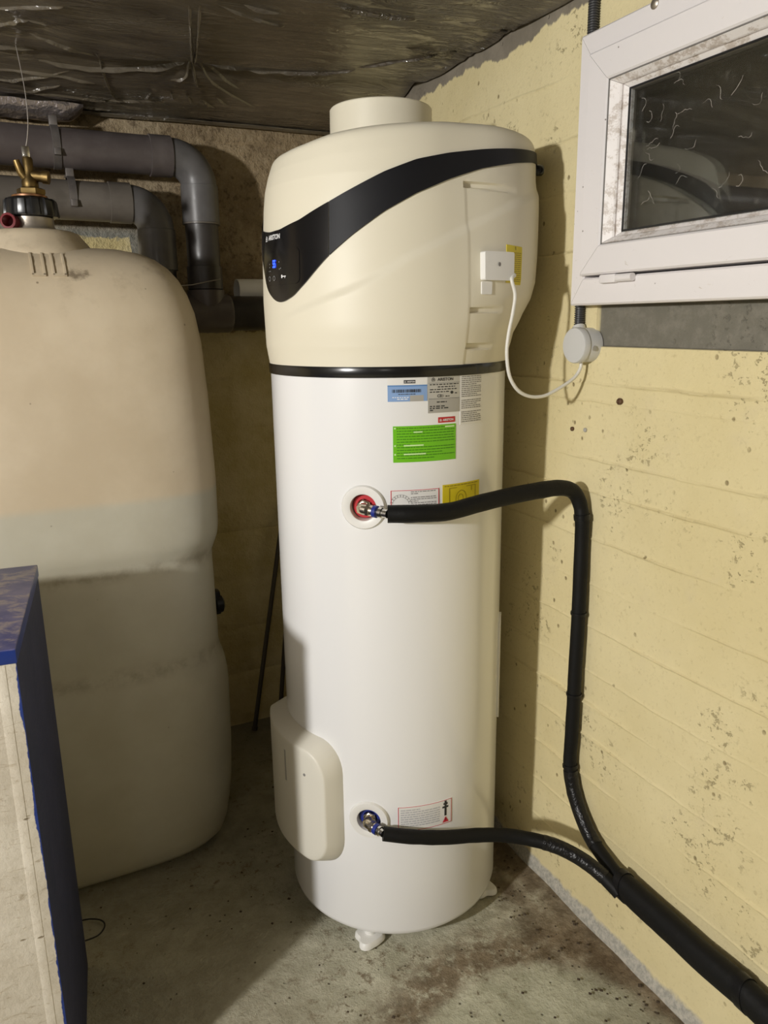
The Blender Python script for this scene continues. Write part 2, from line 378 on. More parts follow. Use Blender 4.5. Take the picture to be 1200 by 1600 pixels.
# ------------------------------------------------------------------ mesh helpers (all coordinates: x, y, e-height)
class MB:
    def __init__(s): s.v = []; s.f = []; s.mi = []
    def add(s, v, f, mi=0):
        o = len(s.v); s.v += [tuple(p) for p in v]; s.f += [tuple(i + o for i in q) for q in f]; s.mi += [mi] * len(f); return s
    def quadgrid(s, rows, closed=False, mi=0):
        n = len(rows[0]); v = [p for r in rows for p in r]; f = []
        for i in range(len(rows) - 1):
            for j in range(n if closed else n - 1):
                a, b = i * n + j, i * n + (j + 1) % n
                f.append((a, b, b + n, a + n))
        return s.add(v, f, mi)
    def tube(s, pts, r, seg=14, caps=True, mi=0):
        pts = [Vector(p) for p in pts]; n = len(pts)
        rs = r if isinstance(r, (list, tuple)) else [r] * n
        tan = []
        for i in range(n):
            t = pts[min(i + 1, n - 1)] - pts[max(i - 1, 0)]; tan.append(t.normalized())
        up = Vector((0, 0, 1)) if abs(tan[0].z) < 0.9 else Vector((1, 0, 0))
        nrm = (up - tan[0] * up.dot(tan[0])).normalized(); rows = []
        for i in range(n):
            nrm = (nrm - tan[i] * nrm.dot(tan[i])).normalized(); b = tan[i].cross(nrm)
            rows.append([pts[i] + (nrm * math.cos(a) + b * math.sin(a)) * rs[i] for a in [2 * math.pi * k / seg for k in range(seg)]])
        s.quadgrid(rows, True, mi)
        if caps:
            for row, rev in ((rows[0], True), (rows[-1], False)):
                o = len(s.v); s.v += [tuple(p) for p in row]
                q = list(range(o, o + seg)); s.f.append(tuple(q[::-1] if rev else q)); s.mi.append(mi)
        return s
    def lathe(s, origin, axis, prof, seg=32, mi=0, cap=True):
        ax = Vector(axis).normalized(); o = Vector(origin)
        u = ax.orthogonal().normalized(); v = ax.cross(u)
        rows = [[o + ax * h + (u * math.cos(2 * math.pi * k / seg) + v * math.sin(2 * math.pi * k / seg)) * r for k in range(seg)] for r, h in prof]
        s.quadgrid(rows, True, mi)
        if cap:
            for row, rev in ((rows[0], True), (rows[-1], False)):
                b = len(s.v); s.v += [tuple(p) for p in row]
                q = list(range(b, b + seg)); s.f.append(tuple(q[::-1] if rev else q)); s.mi.append(mi)
        return s
    def box(s, lo, hi, bev=0.0, mi=0):
        (x0, y0, z0), (x1, y1, z1) = lo, hi
        if bev <= 0:
            v = [(x, y, z) for x in (x0, x1) for y in (y0, y1) for z in (z0, z1)]
            return s.add(v, [(0, 1, 3, 2), (4, 6, 7, 5), (0, 4, 5, 1), (2, 3, 7, 6), (0, 2, 6, 4), (1, 5, 7, 3)], mi)
        bm = bmesh.new(); bmesh.ops.create_cube(bm, size=1)
        for q in bm.verts: q.co = Vector(((x0 + x1) / 2 + q.co.x * (x1 - x0), (y0 + y1) / 2 + q.co.y * (y1 - y0), (z0 + z1) / 2 + q.co.z * (z1 - z0)))
        bmesh.ops.bevel(bm, geom=bm.edges[:], offset=bev, segments=2, affect='EDGES', profile=0.6)
        bm.verts.index_update(); s.add([q.co for q in bm.verts], [[q.index for q in f.verts] for f in bm.faces], mi); bm.free(); return s
    def xform(s, Mx):
        s.v = [tuple(Mx @ Vector(p)) for p in s.v]; return s

def tagset(o, label=None, cat=None, group=None, kind=None):
    if label: o['label'] = label
    if cat: o['category'] = cat
    if group: o['group'] = group
    if kind: o['kind'] = kind
    return o

WORLD = {}                                  # world origin of every object made, so children can be placed under it
def obj(name, mb, mats, parent=None, smooth=True, origin=None, label=None, cat=None, group=None, kind=None, fix=True):
    me = bpy.data.meshes.new(name)
    xs = list(zip(*mb.v)); lo = [min(a) for a in xs]; hi = [max(a) for a in xs]
    org = Vector(origin) if origin is not None else Vector(((lo[0] + hi[0]) / 2, (lo[1] + hi[1]) / 2, lo[2] if parent is None else (lo[2] + hi[2]) / 2))
    me.from_pydata([Vector(p) - org for p in mb.v], [], mb.f)
    mats = mats if isinstance(mats, (list, tuple)) else [mats]
    for m in mats: me.materials.append(m)
    if len(mats) > 1: me.polygons.foreach_set('material_index', mb.mi)
    if fix:
        bm = bmesh.new(); bm.from_mesh(me)
        bmesh.ops.remove_doubles(bm, verts=bm.verts[:], dist=1e-6)
        bmesh.ops.recalc_face_normals(bm, faces=bm.faces[:]); bm.to_mesh(me); bm.free()
    o = bpy.data.objects.new(name, me); C.objects.link(o)
    if smooth:
        me.polygons.foreach_set('use_smooth', [True] * len(me.polygons))
        me.set_sharp_from_angle(angle=math.radians(38))
    W = org + Vector((0, 0, H))
    if parent is not None:
        o.parent = parent; o.location = W - WORLD[parent.name]
    else: o.location = W
    WORLD[o.name] = W
    return tagset(o, label, cat, group, kind)

def thing(name, loc, label, cat, group=None, kind=None):
    o = bpy.data.objects.new(name, None); C.objects.link(o); o.empty_display_size = 0.1
    o.location = Vector(loc) + Vector((0, 0, H)); WORLD[o.name] = o.location.copy()
    return tagset(o, label, cat, group, kind)

def lerp_table(x, xs, ys):
    if x <= xs[0]: return ys[0]
    for i in range(len(xs) - 1):
        if x <= xs[i + 1]:
            t = (x - xs[i]) / (xs[i + 1] - xs[i]); return ys[i] + (ys[i + 1] - ys[i]) * t
    return ys[-1]
def sstep(a, b, x):
    t = max(0.0, min(1.0, (x - a) / (b - a))); return t * t * (3 - 2 * t)
def smooth_path(P, n=8):
    P = [Vector(p) for p in P]; out = []
    for i in range(len(P) - 1):
        p0, p1, p2, p3 = P[max(i - 1, 0)], P[i], P[i + 1], P[min(i + 2, len(P) - 1)]
        for k in range(n):
            t = k / n; t2, t3 = t * t, t * t * t
            out.append(0.5 * ((2 * p1) + (p2 - p0) * t + (2 * p0 - 5 * p1 + 4 * p2 - p3) * t2 + (3 * p1 - p0 - 3 * p2 + p3) * t3))
    out.append(P[-1]); return out
def cyl_y(x0, x1): return x0

# ------------------------------------------------------------------ room
XW, YB = 1.285, 2.93
FL = -1.64
rows = []
NX, NY = 90, 84
for j in range(NY + 1):
    y = -3.2 + (YB + 3.2) * j / NY; row = []
    for i in range(NX + 1):
        x = -4.0 + (XW + 4.0) * i / NX
        z = FL + 0.006 * (noise.noise(Vector((x * 2.3, y * 2.3, 0))) - 0.3) - 0.002
        z += 0.010 * sstep(0.12, 0.0, XW - x) * (0.6 + noise.noise(Vector((x * 9, y * 9, 3))))
        row.append((x, y, min(z, FL + 0.012)))
    rows.append(row)
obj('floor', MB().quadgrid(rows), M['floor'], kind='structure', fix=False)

# right wall: cast against rough boards -> proud fins at the board joints, recess under the window, opening for the sash
seams = [(-0.152, .004), (-0.195, .0025), (-0.338, .004), (-0.420, .0045), (-0.540, .004), (-0.660, .003), (-0.775, .0045), (-0.90, .003), (-0.992, .005), (-1.085, .003),
         (-1.205, .0045), (-1.33, .003), (-1.45, .003), (0.16, .003), (0.30, .004), (0.42, .003), (0.56, .004)]
ys = []; y = -3.2
while y < YB - 1e-6:
    ys.append(y); y += 0.10 if y < 0.3 else 0.0125
ys.append(YB)
zs = []; z = FL - 0.02
while z < 0.80: zs.append(z); z += 0.0085
for yy in (1.470, 1.474, 0.452, 0.448): ys.append(yy)
for zz in (-0.0615, -0.0655, 0.04): zs.append(zz)
for zz, a in seams:
    for k in range(-9, 10): zs.append(zz + 0.0021 * k)
ys = sorted(set(ys)); zs = sorted(set(zs)); zs = [q for i, q in enumerate(zs) if i == 0 or q - zs[i - 1] > 0.0009]
def wall_x(y, z):
    x = XW - 0.0035 * (noise.noise(Vector((y * 3.1, z * 3.1, 5))) + 0.5 * noise.noise(Vector((y * 11, z * 11, 2))))
    zt = z + 0.006 * noise.noise(Vector((y * 2.2, 4.0, z * 0.6))) + 0.0042 * noise.noise(Vector((y * 11, 8.0, z))) + 0.0016 * noise.noise(Vector((y * 37, 2.0, z)))
    for zs_, a in seams:
        d = zt - zs_
        if abs(d) < 0.022:
            am = a * max(0.0, 0.55 + 1.5 * noise.noise(Vector((y * 2.9, zs_ * 30, 1))))
            x -= am * (1.1 * math.exp(-(d / 0.0026) ** 2) + 0.35 * sstep(-0.020, 0.0, d) * (1 if d < 0 else 0))
    if y < 1.4715 and -0.0635 < z < 0.5: x = XW + 0.007 + 0.0015 * noise.noise(Vector((y * 20, z * 20, 0)))
    x -= 0.012 * sstep(FL + 0.05, FL + 0.0, z)
    return x
v, idx, f = [], {}, []
for a, y in enumerate(ys):
    for b, z in enumerate(zs):
        idx[a, b] = len(v); v.append((wall_x(y, z), y, z))
for a in range(len(ys) - 1):
    for b in range(len(zs) - 1):
        yc, zc = (ys[a] + ys[a + 1]) / 2, (zs[b] + zs[b + 1]) / 2
        if 0.50 < yc < 1.45 and 0.09 < zc < 0.54: continue
        f.append((idx[a, b], idx[a, b + 1], idx[a + 1, b + 1], idx[a + 1, b]))
wm = MB().add(v, f)
obj('wall_right', wm, M['wall'], kind='structure', fix=False)

# back wall: blocks laid in courses, joints raked back
rows = []
NXB = 300; zsb = [FL - 0.02 + 0.0125 * k for k in range(198)]
for z in zsb:
    row = []
    for i in range(NXB + 1):
        x = -4.0 + (XW + 4.0) * i / NXB
        y = YB - 0.004 * noise.noise(Vector((x * 6, z * 6, 1))) - 0.003 * noise.noise(Vector((x * 21, z * 21, 7)))
        c = round((z - 0.215) / 0.205); zj = 0.215 + c * 0.205
        y += 0.006 * math.exp(-((z - zj + 0.003 * noise.noise(Vector((x * 7, c, 0)))) / 0.008) ** 2)
        c2 = math.floor((z - 0.215) / 0.205); off = 0.25 if c2 % 2 else 0.0
        xj = round((x - 0.80 - off) / 0.5) * 0.5 + 0.80 + off
        y += 0.005 * math.exp(-((x - xj) / 0.010) ** 2)
        y -= 0.02 * sstep(FL + 0.25, FL, z)
        row.append((x, y, z))
    rows.append(row)
obj('wall_back', MB().quadgrid(rows), M['back'], kind='structure', fix=False)
obj('wall_left', MB().box((-4.1, -3.3, FL - 0.02), (-4.0, YB + 0.1, 0.82)), M['plaster'], smooth=False, kind='structure')
obj('wall_front', MB().box((-4.0, -3.3, FL - 0.02), (XW + 0.1, -3.2, 0.82)), M['plaster'], smooth=False, kind='structure')
obj('ceiling', MB().box((-4.1, -3.3, 0.80), (XW + 0.3, YB + 0.1, 0.90)), M['concrete'], smooth=False, kind='structure')

# ------------------------------------------------------------------ window (tilting basement sash, slightly proud of the wall)
win = thing('window_1', (1.255, 0.975, 0.03), None, None, kind='structure')
win['label'] = 'white plastic basement window with grimy sash and dark panes'
FX = 1.225
def frame(y0, y1, z0, z1, wy, wz, xf, xb, step=0.0, bev=0.004):
    """four mitred members of a rectangular frame, front face at xf, back at xb"""
    out = []
    O = [(y1, z1), (y1, z0), (y0, z0), (y0, z1)]
    I = [(y1 - wy, z1 - wz), (y1 - wy, z0 + wz), (y0 + wy, z0 + wz), (y0 + wy, z1 - wz)]
    for k in range(4):
        a, b = O[k], O[(k + 1) % 4]; c, d = I[(k + 1) % 4], I[k]
        m = MB()
        ex, ez = b[0] - a[0], b[1] - a[1]; el = math.hypot(ex, ez); g_ = (ex / el * 0.0005, ez / el * 0.0005)
        a, d = (a[0] + g_[0], a[1] + g_[1]), (d[0] + g_[0], d[1] + g_[1]); b, c = (b[0] - g_[0], b[1] - g_[1]), (c[0] - g_[0], c[1] - g_[1])
        def q(p, x): return (x, p[0], p[1])
        # gentle bevels on outer and inner arris
        def tow(p, r, t): return (p[0] + (r[0] - p[0]) * t, p[1] + (r[1] - p[1]) * t)
        t = bev / max(wy, wz)
        prof = [(0, xb), (0, xf + bev), (t, xf), (1 - t, xf + step), (1, xf + step + bev), (1, xb)]
        rows = []
        for tt, x in prof: rows.append([q(tow(a, d, tt), x), q(tow(b, c, tt), x)])
        rows.append(rows[0]); m.quadgrid(rows)
        m.add([r[0] for r in rows[:-1]], [tuple(range(6))]); m.add([r[1] for r in rows[:-1]], [tuple(range(6))])
        out.append(m)
    return out
WY0, WY1 = 0.447, 1.503
for m in frame(WY0, WY1, 0.031, 0.603, 0.044, 0.060, FX, 1.283): obj('frame_member', m, M['pvc'], win, smooth=False)
for m in frame(WY0 + 0.041, WY1 - 0.041, 0.096, 0.556, 0.062, 0.064, FX - 0.012, 1.272, 0.002): obj('sash_member', m, M['pvc'], win, smooth=False)
for m in frame(WY0 + 0.102, WY1 - 0.102, 0.159, 0.493, 0.0022, 0.0022, FX - 0.0068, 1.262, 0, 0.0006): obj('gasket', m, M['inkgrey'], win, smooth=False)
for m in frame(WY0 + 0.1415, WY1 - 0.1415, 0.1835, 0.4685, 0.004, 0.004, FX + 0.0155, 1.2425, 0, 0.0008): obj('gasket', m, M['capblack'], win, smooth=False)
for m in frame(WY0 + 0.104, WY1 - 0.104, 0.161, 0.491, 0.024, 0.013, FX - 0.006, 1.250, 0.012, 0.003): obj('glazing_bead', m, M['bead'], win, smooth=False)
for m in frame(WY0 + 0.128, WY1 - 0.128, 0.174, 0.478, 0.018, 0.012, FX + 0.012, 1.255, 0.008, 0.002): obj('glazing_bead', m, M['bead'], win, smooth=False)
obj('glass_pane', MB().box((1.243, WY0 + 0.140, 0.181), (1.247, WY1 - 0.140, 0.468)), M['glass'], win, smooth=False)
obj('glass_pane', MB().box((1.263, WY0 + 0.140, 0.181), (1.267, WY1 - 0.140, 0.468)), M['glass'], win, smooth=False)
for m in frame(WY0 + 0.136, WY1 - 0.136, 0.177, 0.472, 0.008, 0.008, 1.2475, 1.2625, 0, 0.001): obj('spacer_bar', m, M['alu'], win, smooth=False)
hm = MB().box((FX - 0.014, 1.340, 0.076), (FX + 0.002, 1.392, 0.095), 0.005); obj('hinge_knuckle', hm, M['pvc'], win)
hm = MB().tube([(FX - 0.008, 1.338, 0.0855), (FX - 0.008, 1.292, 0.0855)], 0.0085, 12); obj('hinge_knuckle', hm, M['pvc'], win)
hm = MB().lathe((FX + 0.002, 1.286, 0.596), (-1, 0, 0), [(0.010, 0), (0.010, 0.004), (0.006, 0.007), (0.0, 0.007)], 16); obj('closing_bolt', hm, M['alu'], win, label='dark metal bolt at the top of the frame')
# dark light-well outside, so the opening looks into something
lw = MB().box((1.42, 0.3, -0.10), (1.46, 1.7, 0.8)); obj('wall_well', lw, M['earth'], smooth=False, kind='structure')

# cobwebs on the glass
wb = MB()
for k in range(46):
    y0 = random.uniform(0.80, 1.33); z0 = random.uniform(0.20, 0.45); a = random.uniform(-0.7, 0.9); pts = []
    for q in range(7):
        pts.append((FX + 0.0165, y0, z0)); y0 -= 0.006 * math.cos(a); z0 += 0.006 * math.sin(a); a += random.uniform(-1.0, 1.0)
        z0 = max(0.185, min(0.463, z0))
    wb.tube(pts, [0.00008 + 0.00032 * random.random() for _ in pts], 4, False)
obj('cobweb', wb, M['web'], win, kind='stuff')

# ------------------------------------------------------------------ ceiling film
fast = [(0.587, 2.432), (1.225, 2.05), (1.262, 1.86), (-0.25, 2.46), (0.14, 1.30), (0.75, 1.25), (0.16, 2.25)]
pulls = [(0.587, 2.432, 1), (1.225, 2.05, .7), (1.262, 1.86, .7), (-0.25, 2.46, 1), (0.14, 1.30, .6), (0.75, 1.25, .6), (0.16, 2.25, .5)]
def film_z(x, y):
    z = 0.716
    edge = min(XW - x, 0.3) / 0.3
    z -= 0.014 * edge * (0.6 + noise.noise(Vector((x * 1.3, y * 1.3, 9))))
    # batten line that lifts the film, slack belly on both sides
    yc = 2.432 - 0.10 * (x - 0.587) * 0.9
    d = y - yc
    z += 0.020 * math.exp(-(d / 0.05) ** 2)
    z -= 0.020 * sstep(0.0, 0.30, d)
    # long creases running with the batten
    z += 0.0045 * noise.noise(Vector((x * 1.6, y * 13, 4))) * math.exp(-(d / 0.28) ** 2)
    z += 0.004 * noise.noise(Vector((x * 2.2, y * 5, 2)))
    lf = sstep(0.55, 0.0, x)
    z += lf * 0.006 * noise.noise(Vector((x * 5, y * 24, 6))) + lf * 0.004 * noise.noise(Vector((x * 14, y * 19, 3)))
    for fx, fy, a in pulls:
        dx, dy = x - fx, y - fy; r = math.hypot(dx, dy)
        if r < 0.40:
            t = math.atan2(dy, dx)
            z += a * 0.020 * math.exp(-(r / 0.055))
            z += a * 0.0042 * math.exp(-r / 0.11) * math.sin(9 * t + 2 * noise.noise(Vector((math.cos(t), math.sin(t), fx * 9)))) * sstep(0.0, 0.03, r)
    return min(z, 0.785)
rows = []
NXF, NYF = 230, 250
for j in range(NYF + 1):
    y = 0.40 + (YB - 0.016 - 0.40) * j / NYF
    rows.append([(-1.05 + (XW - 0.008 + 1.05) * i / NXF, y, film_z(-1.05 + (XW - 0.008 + 1.05) * i / NXF, y)) for i in range(NXF + 1)])
film = thing('plastic_sheet', (0.1, 1.6, 0.70), 'creased shiny brown plastic sheet pinned across the whole ceiling', 'plastic sheet')
obj('film', MB().quadgrid(rows), M['film'], film, fix=False)
for fx, fy in fast[:4]:
    z = film_z(fx, fy)
    obj('staple', MB().box((fx - 0.010, fy - 0.005, z - 0.004), (fx + 0.010, fy + 0.005, z + 0.012), 0.002), M['blackwire'], film)
# narrow standing folds in the film: long creases beside the batten line, fans at the staples
folds = [
[[0.181, 2.512], [0.33, 2.507], [0.533, 2.456], [0.572, 2.425]], [[0.605, 2.425], [0.681, 2.405], [0.805, 2.370], [0.931, 2.330], [1.027, 2.270]],
[[0.0, 2.475], [0.086, 2.46], [0.179, 2.457]], [[0.121, 2.778], [0.246, 2.643]], [[0.151, 2.307], [0.235, 2.343], [0.317, 2.386]],
[[0.53, 1.925], [0.633, 1.969], [0.712, 1.992]], [[0.583, 1.902], [0.68, 1.92]], [[0.578, 2.44], [0.579, 2.5], [0.538, 2.531]], [[0.587, 2.445], [0.626, 2.562]],
[[0.600, 2.435], [0.665, 2.464], [0.754, 2.542]], [[0.605, 2.44], [0.683, 2.537], [0.851, 2.694]], [[0.159, 2.88], [0.315, 2.90], [0.601, 2.89]], [[0.269, 2.846], [0.428, 2.87]],
[[1.022, 2.245], [1.099, 2.151], [1.189, 2.06]], [[0.777, 1.824], [0.907, 1.84], [0.992, 1.837]], [[0.471, 1.952], [0.527, 2.191], [0.564, 2.347], [0.583, 2.42]], [[0.493, 1.942], [0.54, 2.185], [0.57, 2.344], [0.586, 2.42]],
[[0.0, 2.70], [0.086, 2.674], [0.152, 2.633], [0.265, 2.547]], [[0.315, 2.361], [0.341, 2.49], [0.379, 2.633], [0.436, 2.79]], [[-0.05, 2.30], [0.086, 2.266], [0.141, 2.22], [0.213, 2.233]],
[[0.05, 2.16], [0.151, 2.112], [0.217, 2.076]], [[1.065, 2.03], [1.181, 2.045]], [[0.122, 2.848], [0.231, 2.839]], [[0.30, 2.70], [0.42, 2.72], [0.55, 2.69]], [[0.05, 2.60], [0.20, 2.58], [0.34, 2.60]], [[0.10, 2.74], [0.28, 2.735], [0.45, 2.765]],
[[0.56, 2.62], [0.575, 2.68]], [[0.61, 2.64], [0.64, 2.70]], [[0.50, 2.63], [0.49, 2.69]], [[0.66, 2.66], [0.72, 2.73]], [[0.70, 2.63], [0.75, 2.69]]]
fo = MB()
for k, P_ in enumerate(folds):
    pts = smooth_path([(x, y, 0) for x, y in P_], 10); n_ = len(pts); rows = []
    for i, p in enumerate(pts):
        t = (Vector(pts[min(i + 1, n_ - 1)]) - Vector(pts[max(i - 1, 0)])).normalized(); nn = Vector((-t.y, t.x, 0))
        e_ = math.sin(math.pi * min(1, max(0.02, i / (n_ - 1)))) ** 0.6
        amp = (0.0075 + 0.0040 * noise.noise(Vector((k * 3.1, i * 0.31, 0)))) * e_; wd = 0.0032 + 0.002 * noise.noise(Vector((k, i * 0.2, 5)))
        if k < 3: amp *= 1.7
        row = []
        for u_, h_ in ((-1.6, -0.15), (-0.8, 0.35), (-0.35, 0.9), (0, 1.0), (0.35, 0.85), (0.8, 0.3), (1.6, -0.15)):
            q = p + nn * (u_ * wd + 0.002 * noise.noise(Vector((k * 7, i * 0.4, 2)))); row.append((q.x, q.y, film_z(q.x, q.y) + 0.0006 - amp * h_))
        rows.append(row)
    fo.quadgrid(rows)
obj('creases', fo, M['film'], film, fix=False, kind='stuff')
# hem of the sheet turned down against the back wall
rows = []
for k in range(6):
    a = k / 5; row = []
    for i in range(140):
        x = 0.02 + (XW - 0.05 - 0.02) * i / 139
        zt = film_z(x, YB - 0.018) + 0.002
        row.append((x, YB - 0.028 - 0.016 * math.sin(a * math.pi) + 0.003 * noise.noise(Vector((x * 9, a * 3, 0))), zt - 0.014 * a + 0.003 * noise.noise(Vector((x * 4, 1, 0)))))
    rows.append(row)
obj('hem', MB().quadgrid(rows), M['film'], film, fix=False)
fm = MB(); rows = []
for i in range(26):
    x = 0.02 + 0.30 * i / 25; row = []
    wid = 0.034 * (1 if i < 20 else 1 - 0.75 * ((i - 20) / 5) ** 2)
    for k in range(13):
        a = math.pi * k / 12
        row.append((x, YB - 0.068 + 0.050 * math.cos(a), 0.682 - 0.046 * math.sin(a) * wid / 0.034 + 0.005 * noise.noise(Vector((x * 22, a * 3, 0)))))
    rows.append(row)
fm.quadgrid(rows)
obj('foil_flap', fm, M['foil'], fix=False, label='crumpled silver foil flap hanging above the upper grey pipe', cat='foil')

# ------------------------------------------------------------------ drain pipes at the back wall
PY = 2.785
def arc(cx, cz, r, a0, a1, n=12, y=PY): return [(cx + r * math.cos(a0 + (a1 - a0) * k / n), y, cz + r * math.sin(a0 + (a1 - a0) * k / n)) for k in range(n + 1)]
HP = math.pi / 2
def pipe_band(x, z, r, y=PY, wid=0.012):
    m = MB().lathe((x - wid, y, z), (1, 0, 0), [(r + 0.0005, 0), (r + 0.004, 0.001), (r + 0.004, 2 * wid - 0.001), (r + 0.0005, 2 * wid)], 32, cap=False)
    m.box((x - wid, y - 0.012, z + r), (x + wid, y + 0.012, z + r + 0.030), 0.002)
    m.box((x - wid * 0.8, y - r - 0.010, z - r * 0.55), (x + wid * 0.8, y - r + 0.012, z - r * 0.55 + 0.02), 0.002)
    m.tube([(x, y, z + r + 0.025), (x, YB - 0.02, z + r + 0.025), (x, YB + 0.02, z + r + 0.025)], 0.005, 8)
    return m
up = thing('drain_pipe', (0.664, PY, 0.10), 'upper grey drain pipe along the back wall, bending down to the collector', 'pipe')
obj('straight_pipe', MB().tube([(-1.0, PY, 0.545), (0.52, PY, 0.541)], 0.060, 36), M['pipe'], up)
obj('pipe_socket', MB().lathe((0.505, PY, 0.541), (1, 0, 0), [(0.060, 0), (0.0645, 0.001), (0.0645, 0.070), (0.060, 0.072)], 36), M['pipe'], up)
obj('elbow', MB().tube([(0.57, PY, 0.541)] + arc(0.575, 0.452, 0.089, HP, 0, 14), 0.0595, 36), M['elbow'], up)
obj('pipe_socket', MB().lathe((0.664, PY, 0.455), (0, 0, -1), [(0.0595, 0), (0.0625, 0.001), (0.0625, 0.118), (0.0585, 0.120)], 36), M['elbow'], up)
obj('seal_ring', MB().lathe((0.664, PY, 0.337), (0, 0, -1), [(0.059, 0), (0.0635, 0.001), (0.0635, 0.006), (0.059, 0.007)], 36), M['pipe2'], up)
obj('downpipe', MB().tube([(0.664, PY, 0.40), (0.664, PY, 0.118)], 0.0560, 36), M['pipe3'], up)
obj('pipe_socket', MB().lathe((0.664, PY, 0.195), (0, 0, -1), [(0.0565, 0), (0.060, 0.001), (0.060, 0.076), (0.057, 0.078)], 36), M['pipe3'], up)
obj('pipe_clamp', pipe_band(0.222, 0.543, 0.060), M['strap'], up)
lo_ = thing('drain_pipe', (0.512, PY, 0.10), 'lower grey drain pipe behind the beige tank, bending down at its corner', 'pipe')
obj('straight_pipe', MB().tube([(-1.0, PY, 0.405), (0.40, PY, 0.388)], 0.0600, 36), M['pipe2'], lo_)
obj('pipe_socket', MB().lathe((0.365, PY, 0.389), (1, 0, 0), [(0.060, 0), (0.0635, 0.001), (0.0635, 0.068), (0.060, 0.070)], 36), M['pipe2'], lo_)
obj('elbow', MB().tube([(0.425, PY, 0.388)] + arc(0.430, 0.308, 0.080, HP, 0, 14), 0.0590, 36), M['elbow'], lo_)
obj('pipe_socket', MB().lathe((0.510, PY, 0.310), (0, 0, -1), [(0.059, 0), (0.0620, 0.001), (0.0620, 0.130), (0.058, 0.132)], 36), M['elbow'], lo_)
obj('downpipe', MB().tube([(0.510, PY, 0.25), (0.510, PY, 0.105)], 0.0560, 36), M['pipe3'], lo_)
obj('pipe_clamp', pipe_band(0.255, 0.397, 0.060), M['strap'], lo_)
col_ = thing('collector_pipe', (0.72, PY, -0.04), 'dark horizontal collector pipe running behind the water heater', 'pipe')
obj('straight_pipe', MB().tube([(0.72, PY, 0.036), (1.20, PY, 0.036)], 0.060, 36), M['pipe3'], col_)
obj('tee_fitting', MB().lathe((0.40, PY, 0.036), (1, 0, 0), [(0.060, 0), (0.0665, 0.001), (0.0665, 0.335), (0.0625, 0.345), (0.060, 0.346)], 36)
    .tube([(0.664, PY, 0.06), (0.664, PY, 0.1155)], [0.0635, 0.0635], 36).tube([(0.510, PY, 0.06), (0.510, PY, 0.102)], [0.0635, 0.0635], 36), M['pipe'], col_)
obj('tie_wire', MB().tube([(0.50, 2.706, 0.122), (0.60, 2.712, 0.130), (0.70, 2.718, 0.150)], 0.0018, 6), M['wire'], col_, label='thin bright wire across the pipe joints')
ws = MB().lathe((0.795, YB - 0.07, 0.115), (1, 0, 0), [(0.044, 0.0), (0.044, 0.30), (0.040, 0.30), (0.040, 0.0), (0.044, 0.0)], 28, cap=False)
obj('pipe_offcut', ws, M['white'], label='short white pipe stub lying on the collector pipe behind the heater', cat='pipe')

# ------------------------------------------------------------------ steel rods behind the heater
for a, b, lab in (((0.752, 2.82, FL + 0.004), (0.952, 2.905, -0.72), 'longer thin steel rod leaning in the dark corner left of the heater'),
                  ((0.853, 2.80, FL + 0.004), (0.975, 2.905, -0.90), 'shorter steel rod leaning nearly hidden behind the heater')):
    obj('steel_rod', MB().tube([a, b], 0.0095, 10).lathe(a, Vector(b) - Vector(a), [(0.0095, 0), (0.0125, 0.001), (0.0125, 0.015), (0.0095, 0.016)], 10), M['rod'], label=lab, cat='rod', group='steel rods in the back corner')

# ------------------------------------------------------------------ oil tank
TC = (0.112, 2.375); HX, HY = 0.420, 0.285
def tank_inset(z):
    zs_ = [-1.640, -1.636, -1.625, -1.60, -1.56, -1.50, -1.42, -1.30, -1.10, -1.06, -1.02, -0.985, -0.955, -0.92, -0.86, -0.75, -0.69, -0.66, -0.635, -0.61, -0.58, -0.45, -0.20, -0.05, 0.03, 0.08, 0.12, 0.15, 0.175, 0.192, 0.203, 0.208]
    in_ = [.110, .086, .062, .042, .030, .020, .010, .004, .000, .001, .006, .016, .022, .021, .022, .022, .023, .022, .013, .004, .000, -.002, .004, .012, .024, .040, .060, .084, .116, .155, .205, .262]
    return lerp_table(z, zs_, in_)
def tank_ring(z, n=120):
    d = tank_inset(z); row = []
    for k in range(n):
        a = 2 * math.pi * k / n; ca, sa = math.cos(a), math.sin(a)
        e = 3.6
        r = 1.0 / ((abs(ca) / (HX - d)) ** e + (abs(sa) / max(0.02, HY - d)) ** e) ** (1 / e)
        row.append((TC[0] + r * ca, TC[1] + r * sa, z))
    return row
zl = [-1.640, -1.636, -1.625, -1.60, -1.56, -1.50, -1.42, -1.30, -1.2, -1.10, -1.06, -1.04, -1.02, -1.0, -0.985, -0.97, -0.955, -0.94, -0.92, -0.89, -0.86, -0.80, -0.75, -0.71, -0.69, -0.675, -0.66, -0.648, -0.635, -0.622, -0.61, -0.595, -0.58, -0.52, -0.45, -0.36, -0.28, -0.20, -0.12, -0.05, -0.01, 0.03, 0.055, 0.08, 0.10, 0.12, 0.135, 0.15, 0.163, 0.175, 0.184, 0.192, 0.198, 0.203, 0.208]
tm = MB(); rr = [tank_ring(z) for z in zl]
tm.quadgrid(rr, True)
for row, rev in ((rr[0], 1), (rr[-1], 0)):
    o = len(tm.v); tm.v += row; q = list(range(o, o + len(row))); tm.f.append(tuple(q[::-1] if rev else q)); tm.mi.append(0)
tank = thing('oil_tank', (TC[0], TC[1], FL), 'big beige plastic oil tank with a black cap and two moulded waists', 'tank')
obj('tank_body', tm, M['tank'], tank)
NK = (0.1115, 2.375)
obj('raised_dome', MB().lathe((NK[0], NK[1], 0.150), (0, 0, 1), [(0.165, 0), (0.160, 0.030), (0.152, 0.045), (0.140, 0.058), (0.122, 0.080), (0.112, 0.092), (0.100, 0.097), (0.0, 0.099)], 48, cap=False), M['tank'], tank)
